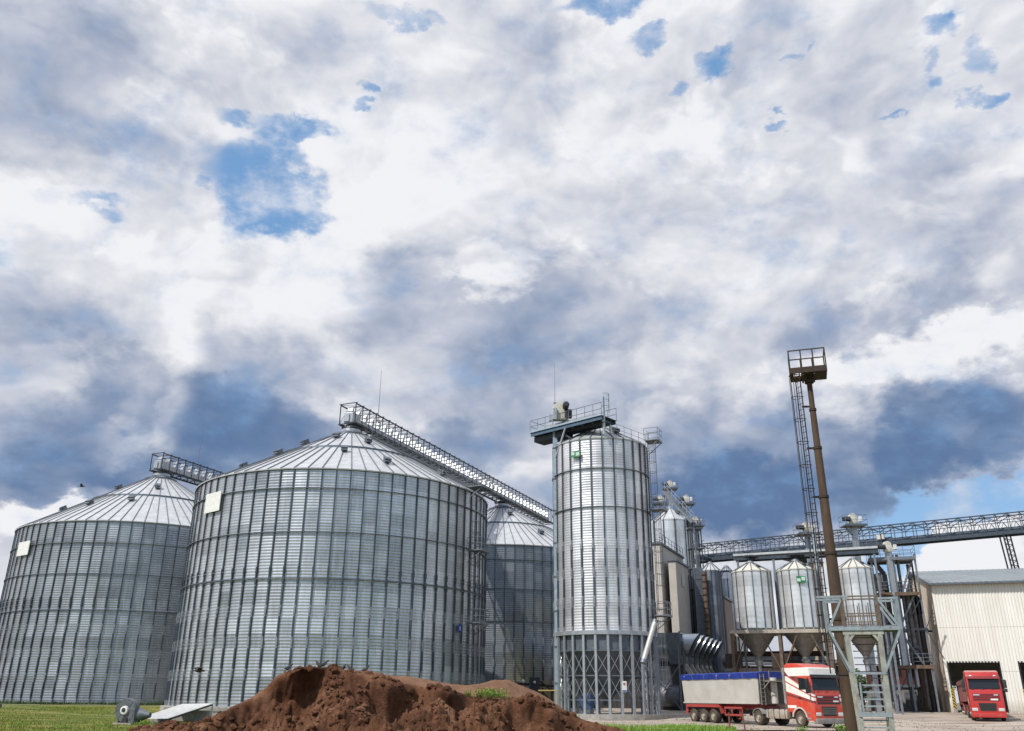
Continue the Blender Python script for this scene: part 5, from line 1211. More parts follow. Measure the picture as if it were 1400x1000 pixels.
def trailer(root, x0, x1, side, top, frame, zt=3.42, axles=(-9.8, -11.1, -12.4)):
    B_ = dict(local=True)
    L_ = x0 - x1
    mb = MB(); mb.prism([(x0, 1.42), (x0 + .06, zt), (x1, zt), (x1 + .28, 1.42)], -1.25, 1.25); bd = mb.build('tipper_body', side, root, **B_)
    mb = MB()
    for y in (-1.27, 1.27):
        mb.box(((x0 + x1) / 2, y, 1.45), (L_ - .3, .06, .1)); mb.box(((x0 + x1) / 2, y, zt - .02), (L_, .05, .08))
    mb.build('panel_seam', side, bd, **B_)
    n = 18; mb = MB(); pr = [(-1.31, -.27), (-1.30, .10), (-.9, .17), (0, .22), (.9, .17), (1.30, .10), (1.31, -.27)]
    for k in range(n + 1):
        x = x0 + 1.5 * 0 + .1 - (L_ + .15) * k / n
        for y, z in pr: mb.v.append(Vector((x, y + .01 * math.sin(k * 2.3), zt + z + (.02 * math.sin(k * 1.9) if z > 0 else .025 * math.sin(k * 2.7 + y)))))
    m_ = len(pr)
    for k in range(n):
        for j in range(m_ - 1): mb.f.append((k * m_ + j, k * m_ + j + 1, (k + 1) * m_ + j + 1, (k + 1) * m_ + j))
    mb.f += [tuple(range(m_)), tuple(n * m_ + j for j in range(m_))]
    tp = mb.build('tarpaulin', top, root, **B_)
    mb = MB()
    for k in range(1, 6):
        x = x0 - L_ * k / 6; mb.beam((x, -1.335, zt + .05), (x + .06, -1.335, zt - .26), .02, .012).beam((x, 1.335, zt + .05), (x + .06, 1.335, zt - .26), .02, .012)
    mb.build('tarp_strap', GREYB, tp, **B_)
    # front wall gear
    MB().box((x0 + .06, 0, 2.4), (.06, 2.4, 1.9)).build('front_wall', GREYD, bd, **B_)
    mb = MB().box((x0 + .45, 0, 2.95), (.7, 1.6, .06))
    for y in (-1.1, -.75): mb.box((x0 + .12, y, 2.4), (.05, .05, 2.1))
    for k in range(7): mb.box((x0 + .12, -.92, 1.6 + .28 * k), (.04, .34, .04))
    for y in (-.8, .8): mb.beam((x0 + .8, y, 2.95), (x0 + .05, y, 2.4), .05, .05)
    for y in (-.8, .8): mb.box((x0 + .8, y, 3.3), (.04, .04, .7))
    mb.box((x0 + .8, 0, 3.62), (.04, 1.6, .04)); mb.build('front_platform', GREYB, root, **B_)
    MB().lathe([(.001, 1.45), (.24, 1.45), (.24, 3.2), (.001, 3.2)], 14, c=(x0 + .22, 0, 0)).build('tipping_ram', DUSTW, root, smooth=True, auto=40, **B_)
    mb = MB()
    for y in (-.5, .5): mb.box(((x0 + x1) / 2 + .2, y, 1.22), (L_ - .8, .14, .3))
    mb.box((x0 - .6, 0, 1.2), (1.2, 1.1, .2)); mb.build('trailer_chassis', BLK if frame is not REDF else DRED, root, **B_)
    mb = MB(); xa = axles[0] + .9; xb = axles[-1] - .9
    for s_ in (-1, 1):
        mb.box(((xa + xb) / 2, s_ * 1.12, 1.24), (xa - xb, .3, .22)); mb.beam((xa, s_ * 1.12, 1.3), (xa + .25, s_ * 1.12, .7), .3, .05); mb.beam((xb, s_ * 1.12, 1.3), (xb - .1, s_ * 1.12, .6), .3, .05)
    mb.build('rear_mudguard', frame, root, **B_)
    for s_ in (-1, 1):
        mb = MB(); a0, a1 = xa + .55, xa + 2.7
        for z in (1.12, .62): mb.box(((a0 + a1) / 2, s_ * 1.16, z), (a1 - a0, .06, .13))
        for x in (a0 + .05, a0 + .9, a1 - .05): mb.box((x, s_ * 1.14, .87), (.08, .06, .55))
        mb.build('side_guard', frame, root, **B_)
        MB().box((x0 - 2.6, s_ * .95, .85), (.14, .14, .9)).box((x0 - 2.6, s_ * .95, .38), (.3, .3, .06)).build('landing_leg', frame, root, **B_)
    for x in axles:
        for y in (-1.22, 1.22): wheel(root, x, y, .5, .36)
    MB().box((x1 + .25, 0, .75), (.1, 2.3, .14)).box((x1 + .3, -.9, .95), (.06, .35, .16)).box((x1 + .3, .9, .95), (.06, .35, .16)).build('rear_bar', frame, root, **B_)
hd_ = Vector((.394, -.919, 0)); ld = Vector((.919, .394, 0)); o_ = Vector((19.63, 61.97, 0)) + ld * 1.2
z1_ = .085
t1, cab1 = lorry('articulated_lorry', 'red and white striped articulated lorry with a blue-topped pale tipping trailer', (o_.x, o_.y, z1_), math.atan2(hd_.y, hd_.x), livery())
trailer(t1, -4.1, -13.75, PANEL, BLUET, REDF)
h2_ = Vector((-.40, -.917, 0)); f2_ = polar(27.6, 81.5) - h2_ * 1.45; z2_ = gz(f2_.x, f2_.y) + .085
t2, cab2 = lorry('articulated_lorry', 'all-red articulated lorry driving out of the first warehouse door', (f2_.x, f2_.y, z2_), math.atan2(h2_.y, h2_.x), REDP, True)
trailer(t2, -2.9, -12.6, weathered('faded_red_panel', (.36, .12, .12), (.28, .09, .09), 1, .55), DRED, DRED, zt=3.0, axles=(-9.0, -10.3, -11.6))

# ------------------------------------------------------------------ rusty floodlight mast
pm = polar(20.42, 48); mast = thing('mast', 'tall tapering rusty brown mast with a railed platform on top and a caged ladder', 'mast', (pm.x, pm.y, 0))
prof = [(.37, -.3), (.35, 3.2), (.335, 5.6), (.315, 5.65), (.28, 8.9), (.26, 8.95), (.235, 11.9), (.215, 11.95), (.20, 14.6), (.18, 14.65), (.165, 16.8), (.15, 16.85), (.145, 18.7)]
MB().lathe(prof, 20, capt=True).build('pole', RUST, mast, local=True, smooth=True, auto=30)
for z_, r_ in ((3.0, .36), (4.2, .35), (5.6, .34), (8.9, .285), (11.9, .24), (14.6, .205), (16.8, .17), (18.45, .22)):
    MB().lathe([(r_ - .03, z_ - .07), (r_ + .03, z_ - .07), (r_ + .03, z_ + .07), (r_ - .03, z_ + .07)], 20).build('collar', RUSTD, mast, local=True)
Mx = Matrix((bf, bn, Vector((0, 0, 1)))).transposed().to_4x4(); Mx.translation = Vector((pm.x, pm.y, 0))
q = MB(); q.box((.28, 0, 18.82), (1.35, 1.5, .06), Mx).box((-.88, 0, 18.82), (.18, 1.5, .06), Mx).box((-.6, .45, 18.82), (.42, .6, .06), Mx)
for y in (-.72, .72): q.box((0, y, 18.95), (1.95, .05, .34), Mx)
for x in (-.96, .96): q.box((x, 0, 18.95), (.05, 1.5, .34), Mx)
for x in (-.3, .3): q.box((x, 0, 18.72), (.1, 1.4, .14), Mx)
pf = q.build('platform', RUSTD, mast)
q = MB()
for y in (-.72, .72):
    for x in (-.96, -.32, .32, .96): q.beam(Mx @ Vector((x, y, 18.8)), Mx @ Vector((x, y, 20.15)), .055, .055)
    for zz in (20.15,): q.beam(Mx @ Vector((-.98, y, zz)), Mx @ Vector((.98, y, zz)), .055, .055)
for x in (-.96, .96):
    for zz in (20.15,): q.beam(Mx @ Vector((x, -.72, zz)), Mx @ Vector((x, .72, zz)), .055, .055)
q.build('railing', RUSTD, pf)
lo = (bf * -.75 - bn * .66).normalized(); lp = pm - bf * .60 - bn * .12
cage_ladder(mast, lp, lo, 3.0, 18.3, mat_=RUSTD, wd=.36, cage_r=.30, hoop=1.3, cage_from=1.5)
q = MB()
for z_ in (5.6, 8.9, 11.9, 14.6, 17.0):
    q.beam(Vector((pm.x, pm.y, z_)) - bf * .1, Vector((lp.x, lp.y, z_)) + bf * .05, .06, .1)
q.build('standoff', RUSTD, mast)
MB().lathe([(.5, -.3), (.5, .12), (.4, .2), (.2, .2)], 12).build('footing', CONC, mast, local=True)

# ------------------------------------------------------------------ pale and blue-grey ladder platform
pg = polar(21.72, 45); Mg = Matrix((bf, bn, Vector((0, 0, 1)))).transposed().to_4x4(); Mg.translation = Vector((pg.x, pg.y, 0))
Mg = Mg @ Matrix.Diagonal((1.04, 1, .955, 1))
gt = thing('ladder_platform', 'weathered pale and blue-grey steel stand with wide rungs and a railed top platform', 'platform', (pg.x, pg.y, 0))
for y in (-.6, .6):
    for x0, x1 in ((-.62, -.78), (.56, .60)): MB().beam(Mg @ Vector((x0, y, -.1)), Mg @ Vector((x1, y, 4.85)), .19, .16).build('post', PALEP, gt)
q = MB()
for y in (-.6, .6):
    q.box((-.08, y, 4.92), (1.7, .14, .2), Mg)
    for s_ in (-1, 1): q.beam(Mg @ Vector((-.08 + s_ * .68, y, 4.45)), Mg @ Vector((-.08 + s_ * .4, y, 4.85)), .1, .12)
q.build('header', PALEP, gt)
q = MB()
for y in (-.66, .66): q.box((-.02, y, 5.1), (3.1, .12, .18), Mg)
for x in (-1.5, -.8, .7, 1.48): q.box((x, 0, 5.1), (.1, 1.3, .16), Mg)
q.build('platform_frame', BLUEG, gt)
MB().box((-.02, 0, 5.22), (3.0, 1.28, .05), Mg).build('deck', STEELG, gt)
q = MB()
for y in (-.66, .66):
    for pa_, pb_ in (((-1.5, y, 5.05), (-.76, y, 3.1)), ((1.46, y, 5.05), (.62, y, 3.1)), ((-1.45, y, 5.2), (-.85, y, 6.45)), ((1.42, y, 5.2), (.72, y, 6.45))): MB().beam(Mg @ Vector(pa_), Mg @ Vector(pb_), .1, .1).build('brace', BLUEG, gt)
for x in (-1.52, 1.5):
    for y in (-.66, .66): MB().beam(Mg @ Vector((x, y, 5.0)), Mg @ Vector((x - .02, y, 6.55)), .13, .11).build('outer_post', BLUEG, gt)
q = MB()
for y in (-.66, .66):
    q.box((-1.2, y, 6.62), (1.35, .11, .1), Mg).box((-1.1, y, 6.52), (.75, .08, .12), Mg)
q.box((-1.52, 0, 6.6), (.08, 1.3, .08), Mg)
q.build('top_rail', BLUEG, gt)
q = MB()
for y in (-.66, .66): q.box((1.1, y, 6.5), (.9, .09, .1), Mg)
q.box((1.5, 0, 6.5), (.08, 1.3, .08), Mg)
q.build('top_rail', BLUEG, gt)
q = MB()
for y in (-.66, .66):
    for x in (-.8, .70): q.beam(Mg @ Vector((x, y, 5.1)), Mg @ Vector((x, y, 6.62)), .1, .1)
    q.box((-.05, y, 6.62), (1.6, .07, .07), Mg).box((-.05, y, 5.8), (1.5, .05, .06), Mg).box((-.05, y, 5.4), (1.5, .04, .05), Mg)
    for x in (-.45, -.1, .28): q.box((x, y, 5.75 if x > -.2 else 5.5), (.045, .04, 1.1 if x > -.2 else .6), Mg)
q.build('inner_railing', weathered('rusty_rail', (.16, .14, .12), (.12, .07, .045), 5, .7), gt)
for k in range(15):
    z_ = .35 + k * .31; fat = z_ < 2.7
    mb = MB(); mb.box((0, -.5 + .07 * k * .2, z_), (1.16, .10 if fat else .06, .07 if fat else .04), Mg); mb.build('rung', BLUEG if fat else STEELD, gt)
q = MB().box((-.03, -.66, 1.22), (1.35, .12, .2), Mg).box((0, -.66, 3.05), (1.3, .08, .1), Mg)
for x in (-.48, .47): q.box((x, -.5, 1.9), (.08, .1, 1.5), Mg)
q.build('cross_member', BLUEG, gt)

REDR = weathered('faded_rusty_red', (.24, .075, .05), (.14, .07, .045), 4, .8)
# small red barrier posts by the trailer
for k, (a_, lb) in enumerate(((13.45, 'left of two rusty red barrier posts in front of the trailer'), (14.35, 'right of two rusty red barrier posts in front of the trailer'))):
    p = polar(a_, 55); th = thing('barrier_post', lb, 'post', (p.x, p.y, .05)); th['group'] = 'rusty red barrier posts'
    MB().beam((p.x, p.y, .05), (p.x - (.12 if k else 0), p.y, 1.05), .08, .08).build('post', REDR, th); MB().box((p.x, p.y, .08), (.34, .18, .07)).box((p.x, p.y, .9), (.2, .09, .06)).build('foot', REDR, th)

# ------------------------------------------------------------------ aeration fans, lean-to roof, kerb at left
def fan(label, p, rz, s=1.0, src=None):
    if src: return copy_tree(src, p, rz, label, 'grey aeration fans by the silos')
    r_ = thing('aeration_fan', label, 'fan', p, rz, 'grey aeration fans by the silos'); B_ = dict(local=True)
    FG = weathered('fan_grey', (.15, .165, .18), (.085, .095, .105), 3, .5, .2)
    Mf = Matrix.Translation((0, 0, .82)) @ Matrix.Rotation(PI / 2, 4, 'X')
    MB().lathe([(.001, -.26), (.68, -.26), (.70, -.22), (.70, .22), (.68, .26), (.001, .26)], 32, M=Mf).box((.36, 0, .42), (.66, .5, .84)).build('scroll_housing', FG, r_, smooth=True, auto=35, **B_)
    MB().lathe([(.26, .26), (.24, .40), (.15, .42), (.13, .28)], 20, M=Mf).build('inlet_ring', WHITE, r_, smooth=True, auto=35, **B_)
    MB().lathe([(.001, .27), (.13, .27), (.1, .38), (.001, .40)], 16, M=Mf).build('motor', BLK, r_, smooth=True, auto=35, **B_)
    MB().box((.1, -.3, .2), (.34, .06, .36)).build('outlet_flap', BLK, r_, **B_)
    MB().lathe([(.5, 0), (.2, .8), (.16, .95), (.001, .95)], 20, M=Matrix.Translation((.5, .25, .55)) @ Matrix.Rotation(PI / 2, 4, 'Y') @ Matrix.Rotation(0, 4, 'X')).build('transition_duct', FG, r_, smooth=True, auto=35, **B_)
    MB().box((0, 0, .05), (1.3, .9, .1)).build('base', CONC, r_, **B_)
    q = MB()
    for x in (-.45, .45): q.box((x, .05, .4), (.06, .5, .7))
    q.build('stand', FG, r_, **B_)
    q = MB()
    for k in range(14): a = 2 * PI * k / 14; q.box((.63 * math.cos(a), -.275, .82 + .63 * math.sin(a)), (.04, .03, .04))
    for k in range(4): a = PI * k / 4; q.beam((-.62 * math.cos(a), -.268, .82 - .62 * math.sin(a)), (.62 * math.cos(a), -.268, .82 + .62 * math.sin(a)), .03, .012)
    q.build('rim_bolt', STEELG, r_, **B_)
    return r_
pfn = polar(-22.5, 62); f0 = fan('grey round aeration fan on the grass beside the white sheet roof', (pfn.x, pfn.y, .0), rad(-12))
pf2 = polar(-29.9, 74); fan('grey aeration fan cut off by the left edge of the photo', (pf2.x, pf2.y, .35), rad(-15), src=f0)
rA, rB, rC, rD = polar(-22.0, 63, .28), polar(-20.3, 63.5, .30), polar(-17.9, 69.5, 1.18), polar(-19.6, 70, 1.12)
lr = thing('lean_to_roof', 'low white corrugated sheet roof sloping down beside the soil heap', 'shelter', (rA.x, rA.y, 0)); q = MB(); n = 44
for k in range(n):
    f0_, f1_ = k / n, (k + 1) / n; o0 = .03 if k % 2 else 0; o1 = 0 if k % 2 else .03
    a_, b_ = rA.lerp(rB, f0_), rA.lerp(rB, f1_); c_, d_ = rD.lerp(rC, f1_), rD.lerp(rC, f0_)
    q.quad(a_ + Vector((0, 0, o0)), b_ + Vector((0, 0, o1)), c_ + Vector((0, 0, o1)), d_ + Vector((0, 0, o0)), t=-.012)
q.build('roof_sheet', WHITE, lr)
MB().beam(rA - Vector((0, 0, .08)), rD - Vector((0, 0, .08)), .08, .1).beam(rB - Vector((0, 0, .08)), rC - Vector((0, 0, .08)), .08, .1).build('rafter', STEELD, lr)
for p in (rB, rC, rA.lerp(rB, .55)): MB().beam((p.x, p.y + .1, 0), (p.x, p.y + .1, p.z - .08), .09, .09).build('prop', WHITE, lr)
MB().box((rC.x - 1.2, rC.y - .6, .35), (2.6, .4, .75), Matrix.Identity(4)).build('low_wall', CONC, lr)
MB().box((rC.x - 2.2, rC.y - 3.5, .22), (.6, 2.2, .45)).build('pit_wall', CONC, lr)
# concrete blocks beside the silo foot
for a_, d_, s_, lb in ((-17.45, 71.5, (2.0, .9, .35), 'flat concrete slab edge at the foot of the largest silo, by the white sheet roof'), (-20.0, 73.0, (1.3, .8, .4), 'pale concrete block behind the white sheet roof')):
    p = polar(a_, d_); th = thing('concrete_block', lb, 'concrete block', (p.x, p.y, .4)); MB().box((p.x, p.y, .85 - s_[2] / 2 + .1), s_, bev=.05).box((p.x, p.y, .45), (s_[0] * .9, s_[1] * .9, .5)).build('block', CONC, th)

# ------------------------------------------------------------------ soil heaps
M1T = [(-24.0,.0),(-23.24,0.75),(-22.50,0.95),(-21.39,1.11),(-19.83,1.18),(-18.92,1.12),(-18.04,1.28),(-17.06,1.45),(-15.68,1.73),(-14.89,1.96),(-14.40,2.20),(-13.47,2.34),(-11.72,2.38),(-10.01,2.30),(-8.78,2.27),(-7.16,2.09),(-5.79,2.03),(-4.41,1.99),(-2.10,1.78),(0.19,1.76),(1.34,1.83),(2.93,1.59),(4.74,1.27),(6.97,1.09),(9.16,0.92),(11,.2)]
M2T = [(-12.53,2.20),(-10.35,2.48),(-9.01,2.54),(-7.63,2.39),(-6.26,2.35),(-4.42,2.20),(-3.03,2.10),(-1.89,2.13),(-0.97,2.27),(-0.05,2.27),(0.88,2.09),(1.80,1.90),(2.48,1.72),(3.39,1.39),(4.73,0.96),(6.50,0.54)]
def interp(T, a):
    if a <= T[0][0]: return T[0][1]
    for (a0, z0), (a1, z1) in zip(T[:-1], T[1:]):
        if a <= a1:
            f = (a - a0) / (a1 - a0); return z0 + (z1 - z0) * f
    return T[-1][1]
NV = lambda x, y, z, o=5: noise.fractal((x, y, z), 1.0, 2.0, o)
def heap(name, T, Dc, d0, d1, na, nd, rough, seed, mt):
    a0, a1 = T[0][0], T[-1][0]; mb = MB()
    for j in range(nd + 1):
        v = j / nd
        for i in range(na + 1):
            a = a0 + (a1 - a0) * i / na; d = d0 + (d1 - d0) * v
            x, y = d * math.sin(rad(a)), d * math.cos(rad(a))
            dc = Dc + 1.2 * NV(a * .12, seed, 0) * rough
            crest = interp(T, a)
            t = dc - d
            if t > 0:
                scarp = .75 * rough * max(0.0, .75 + 1.3 * NV(x * .45, y * .2, seed + 9))
                gul = .5 + .5 * math.sin(x * 1.1 + 2.2 * NV(x * .3, y * .3, seed))
                z = crest - scarp * sstep(0, .9 + .3 * gul, t) - (t - .3 if t > .3 else 0) * (.20 + .10 * gul * rough)
                z += rough * .42 * NV(x * .9, y * .9, seed + 4) * sstep(0, .8, t)
            else:
                z = crest - (t * t) * .06
            rid = 1 - abs(NV(x * 2.2, y * 2.2, seed + 2)) * 2
            amp = rough * (.22 * sstep(.1, 1.3, t) + .03)
            z += amp * rid * .7 - amp * .5 - .05 * rough + amp * .55 * NV(x * 6, y * 6, seed + 5) + amp * .25 * NV(x * 17, y * 17, seed)
            if rough < .5: z += .03 * NV(x * 4, y * 4, seed)
            if rough > .5:
                g_ = math.exp(-((a + 13.0 + .5 * NV(x, 0, 3)) / 1.6) ** 2) + .8 * math.exp(-((a + 7.6) / 1.1) ** 2) + .75 * math.exp(-((a + 4.0) / .9) ** 2) + .6 * math.exp(-((a - 1.2) / 1.0) ** 2)
                if t > -.25:
                    lip = g_ * .75 * sstep(-.25, .1, t) * (1 - sstep(.22, .62, t)); z -= g_ * .42 * sstep(.3, .62, t) * (1 - sstep(1.1, 2.6, t))
                    k_ = (d - lip + g_ * .25 * sstep(.45, .8, t) * (1 - sstep(1.0, 1.6, t))) / d; x *= k_; y *= k_
            edge = sstep(0, .05, i / na) * sstep(0, .05, 1 - i / na) * sstep(0, .12, 1 - v) * sstep(0, .06, v)
            mb.v.append(Vector((x, y, -.15 + (z + .15) * edge)))
    for j in range(nd):
        for i in range(na):
            k = j * (na + 1) + i; mb.f.append((k, k + 1, k + na + 2, k + na + 1))
    return mb.build(name, mt, smooth=True), mb
def soil_mat(name, c):
    mt, t, b = newmat(name); n = t.nodes.new; l = t.links.new; tc = n('ShaderNodeTexCoord')
    def nz(s, d=8, r=.6):
        q = n('ShaderNodeTexNoise'); q.inputs['Scale'].default_value = s; q.inputs['Detail'].default_value = d; q.inputs['Roughness'].default_value = r; l(tc.outputs['Object'], q.inputs['Vector']); return q.outputs[0]
    r = n('ShaderNodeValToRGB'); el_ = r.color_ramp.elements; el_[0].position = .30; el_[0].color = (*c[0], 1); el_[1].position = .72; el_[1].color = (*c[2], 1); k = el_.new(.5); k.color = (*c[1], 1)
    f = mnode('ADD', mnode('MULTIPLY', nz(1.1), .62, tree=t), mnode('MULTIPLY', nz(7, 8, .75), .38, tree=t), tree=t); l(f, r.inputs[0]); l(r.outputs[0], b.inputs['Base Color']); b.inputs['Roughness'].default_value = .95; b.inputs['Specular IOR Level'].default_value = .15
    bp = n('ShaderNodeBump'); bp.inputs['Distance'].default_value = .05; l(nz(22, 8, .7), bp.inputs['Height']); l(bp.outputs[0], b.inputs['Normal']); return mt
S1 = soil_mat('dark_crumbly_soil', ((.022, .011, .007), (.125, .056, .03), (.32, .18, .11)))
S2 = soil_mat('dry_brown_soil', ((.12, .065, .04), (.19, .105, .065), (.27, .16, .10)))
hp, mb1 = heap('soil_heap', M1T, 22, 13, 26, 560, 210, 1.0, 3.0, S1); tag(hp, 'crumbly reddish brown soil heap with overhanging clods in the foreground', 'soil heap')
hp2, _m = heap('soil_heap', M2T, 30, 25, 36, 240, 60, .12, 11.0, S2); tag(hp2, 'smoother pale brown soil heap just behind the crumbly one', 'soil heap')
# loose clods lying on the heap
from mathutils.bvhtree import BVHTree
bv = BVHTree.FromPolygons(mb1.v, mb1.f)
random.seed(5); cl = MB()
ico = bmesh.new(); bmesh.ops.create_icosphere(ico, subdivisions=1, radius=1); iv = [v.co.copy() for v in ico.verts]; ico.verts.index_update(); fi = [[v.index for v in f.verts] for f in ico.faces]; ico.free()
for k in range(8000):
    a_ = random.uniform(-23, 10); d_ = random.triangular(14.5, 22.4, 21.0); p = polar(a_, d_)
    h = bv.ray_cast(Vector((p.x, p.y, 10)), Vector((0, 0, -1)))
    if h[0] is None or h[0].z < .3: continue
    s_ = .012 + (.12 if d_ > 20.3 else .09) * random.random() ** 3.6
    R_ = Matrix.Rotation(random.random() * 6, 3, 'Z') @ Matrix.Rotation(random.random() * 6, 3, 'X')
    cl.add([h[0] + R_ @ Vector((v.x * s_ * random.uniform(.7, 1.3), v.y * s_ * random.uniform(.6, 1.1), v.z * s_ * random.uniform(.5, .9))) for v in iv], fi)
tag(cl.build('loose_clods', S1), 'small loose clods of soil scattered over the heap', 'soil clods', kind='stuff')
def on_heap(a_, d_):
    p = polar(a_, d_); h = bv.ray_cast(Vector((p.x, p.y, 10)), Vector((0, 0, -1))); return h[0] if h[0] else Vector((p.x, p.y, gz(p.x, p.y)))
# scraps of white paper
for a_, d_, rz, lb in ((-13.1, 19.5, .6, 'upper crumpled white scrap on the soil heap'), (-13.75, 17.0, 1.9, 'lower small white scrap on the soil heap')):
    p = on_heap(a_, d_); th = thing('paper_scrap', lb, 'litter', tuple(p + Vector((0, 0, .03))), rz); th['group'] = 'white scraps on the soil heap'
    mb = MB(); vs = []
    for i in range(5):
        for j in range(4): vs.append(((i - 2) * .05, (j - 1.5) * .035, .05 * noise.noise((i * .9 + rz, j * .9, 2)) + .02 * i))
    mb.add(vs, [(i * 4 + j, i * 4 + j + 1, i * 4 + j + 5, i * 4 + j + 4) for i in range(4) for j in range(3)]); mb.build('sheet', WHITE, th, local=True)
# birds
BIRD = weathered('dark_feathers', (.018, .016, .016), (.05, .045, .04), 30, .7)
def bird(label, p, rz, s=1.0, fly=False, src=None):
    mb = MB()
    Mb_ = Matrix.Rotation(0 if fly else -.75, 4, 'Y')
    prof = [(.001, -.095), (.022, -.085), (.036, -.045), (.040, 0), (.034, .04), (.022, .07), (.018, .082), (.022, .10), (.021, .115), (.012, .128), (.001, .133)]
    mb.lathe(prof, 12, M=Mb_ @ Matrix.Rotation(PI / 2, 4, 'Y'))
    mb.rod(Mb_ @ Vector((.128, 0, 0)), Mb_ @ Vector((.158, 0, -.004)), .006, 5, .001)
    mb.add([Mb_ @ Vector(v) for v in ((-.07, -.012, .01), (-.07, .012, .01), (-.18, .028, 0), (-.18, -.028, 0), (-.07, -.012, -.005), (-.07, .012, -.005), (-.18, .028, -.006), (-.18, -.028, -.006))], [(0, 1, 2, 3), (7, 6, 5, 4), (0, 4, 5, 1), (1, 5, 6, 2), (2, 6, 7, 3), (3, 7, 4, 0)])
    if fly:
        for s_ in (-1, 1):
            w_ = [(.06, .02 * s_, .01), (-.05, .02 * s_, .01), (-.06, .12 * s_, .06), (-.03, .24 * s_, .05), (.02, .14 * s_, .08)]
            mb.add(w_ + [(x, y, z + .006) for x, y, z in w_], [(0, 1, 2, 3, 4), (9, 8, 7, 6, 5)] + [(i, (i + 1) % 5, 5 + (i + 1) % 5, 5 + i) for i in range(5)])
    else:
        for s_ in (-1, 1): mb.rod((-.005, .014 * s_, -.03), (.0, .016 * s_, -.095), .004, 4); mb.rod((-.015, .016 * s_, -.095), (.03, .016 * s_, -.097), .004, 4)
        for s_ in (-1, 1):
            w_ = [(.05, .038 * s_, .028), (.02, .044 * s_, -.02), (-.11, .02 * s_, -.055), (-.12, .012 * s_, -.03), (-.02, .03 * s_, .03)]
            mb.add(w_ + [(x, y + .008 * s_, z) for x, y, z in w_], [(0, 1, 2, 3, 4), (9, 8, 7, 6, 5)] + [(i, (i + 1) % 5, 5 + (i + 1) % 5, 5 + i) for i in range(5)])
    for v in mb.v: v *= s
    o = mb.build('bird', BIRD, smooth=True, auto=50); o.location = p; o.rotation_euler = (0, 0, rz)
    tag(o, label, 'bird', 'dark birds around the soil heap'); return o
for a_, rz, lb in ((-13.69, .4, 'leftmost dark bird perched on the soil heap crest'), (-11.95, 2.6, 'left one of two dark birds standing together on the heap crest'), (-11.55, .3, 'right one of two dark birds standing together on the heap crest'),
                   (-10.39, 1.2, 'dark bird standing near the highest clods, left of its neighbour'), (-9.98, 2.9, 'dark bird standing near the highest clods, right of its neighbour'), (-9.02, .2, 'rightmost dark bird on the heap, above the overhanging clods')):
    p = on_heap(a_, 21.9); bird(lb, (p.x, p.y, p.z + .10), rz, .9)
p = polar(-18.9, 40, 1.7 + 40 * math.tan(rad(1.4))); bird('small bird flying low in front of the largest silo wall', tuple(p), .7, 1.9, True)
p = polar(-27.08, 55, 1.7 + 55 * math.tan(rad(11.64))); bird('tiny distant bird flying in the sky above the leftmost silo', tuple(p), .2, 1.3, True)

# ------------------------------------------------------------------ grass and weeds
def blade_mat(name, c1, c2):
    mt = weathered(name, c1, c2, 1.5, .7); b = mt.node_tree.nodes['Principled BSDF']; b.inputs['Subsurface Weight'].default_value = .0; return mt
GR1 = blade_mat('grass_blades', (.15, .21, .01), (.24, .215, .035)); GR2 = blade_mat('weed_leaves', (.20, .34, .03), (.10, .19, .02)); GR3 = blade_mat('dark_grass', (.035, .075, .015), (.06, .10, .02))  # last one: darker green for the taller grass along the silo foot
def blades(name, pts, h0_, h1_, w_, mt, label, cat):
    mb = MB()
    for p in pts:
        h = random.uniform(h0_, h1_); a = random.random() * 6.3; lean = random.uniform(.1, .5) * h; d = Vector((math.cos(a), math.sin(a), 0)); s = Vector((-d.y, d.x, 0)) * w_ * random.uniform(.6, 1.3)
        mb.add([p - s, p + s, p + d * lean * .4 + Vector((0, 0, h * .6)) + s * .6, p + d * lean * .4 + Vector((0, 0, h * .6)) - s * .6, p + d * lean + Vector((0, 0, h))], [(0, 1, 2, 3), (3, 2, 4)])
    return tag(mb.build(name, mt), label, cat, kind='stuff')
random.seed(11)
def rp(a0, a1, d0, d1, n, dens=None):
    o = []
    while len(o) < n:
        a, d = random.uniform(a0, a1), math.sqrt(random.uniform(d0 * d0, d1 * d1)); p = polar(a, d); p.z = gz(p.x, p.y) - .02
        if dens and random.random() > dens(p.x, p.y): continue
        o.append(p)
    return o
blades('short_grass', rp(-32.5, -19, 46, 92, 26000, lambda x, y: .15 + 1.4 * max(0, NV(x * .12, y * .35, 3) + .25)), .05, .16, .018, GR1, 'short yellowish green grass in front of the leftmost silo', 'grass')
def slab_pts(c, R, n, a0, a1):
    o = []
    for k in range(n):
        a = rad(random.uniform(a0, a1)); r = R + .5 + abs(random.gauss(0, .5)); p = Vector((c.x + r * math.cos(a), c.y + r * math.sin(a), 0)); p.z = gz(p.x, p.y) - .02; o.append(p)
    return o
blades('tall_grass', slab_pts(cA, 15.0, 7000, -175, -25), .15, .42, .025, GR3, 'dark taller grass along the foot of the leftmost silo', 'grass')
blades('roadside_weeds', rp(5.2, 13.8, 50, 62, 7000, lambda x, y: .1 + 1.5 * max(0, NV(x * .3, y * .3, 8) + .2)), .10, .38, .022, GR2, 'bright green weeds between the soil heap and the parked lorry', 'weeds')
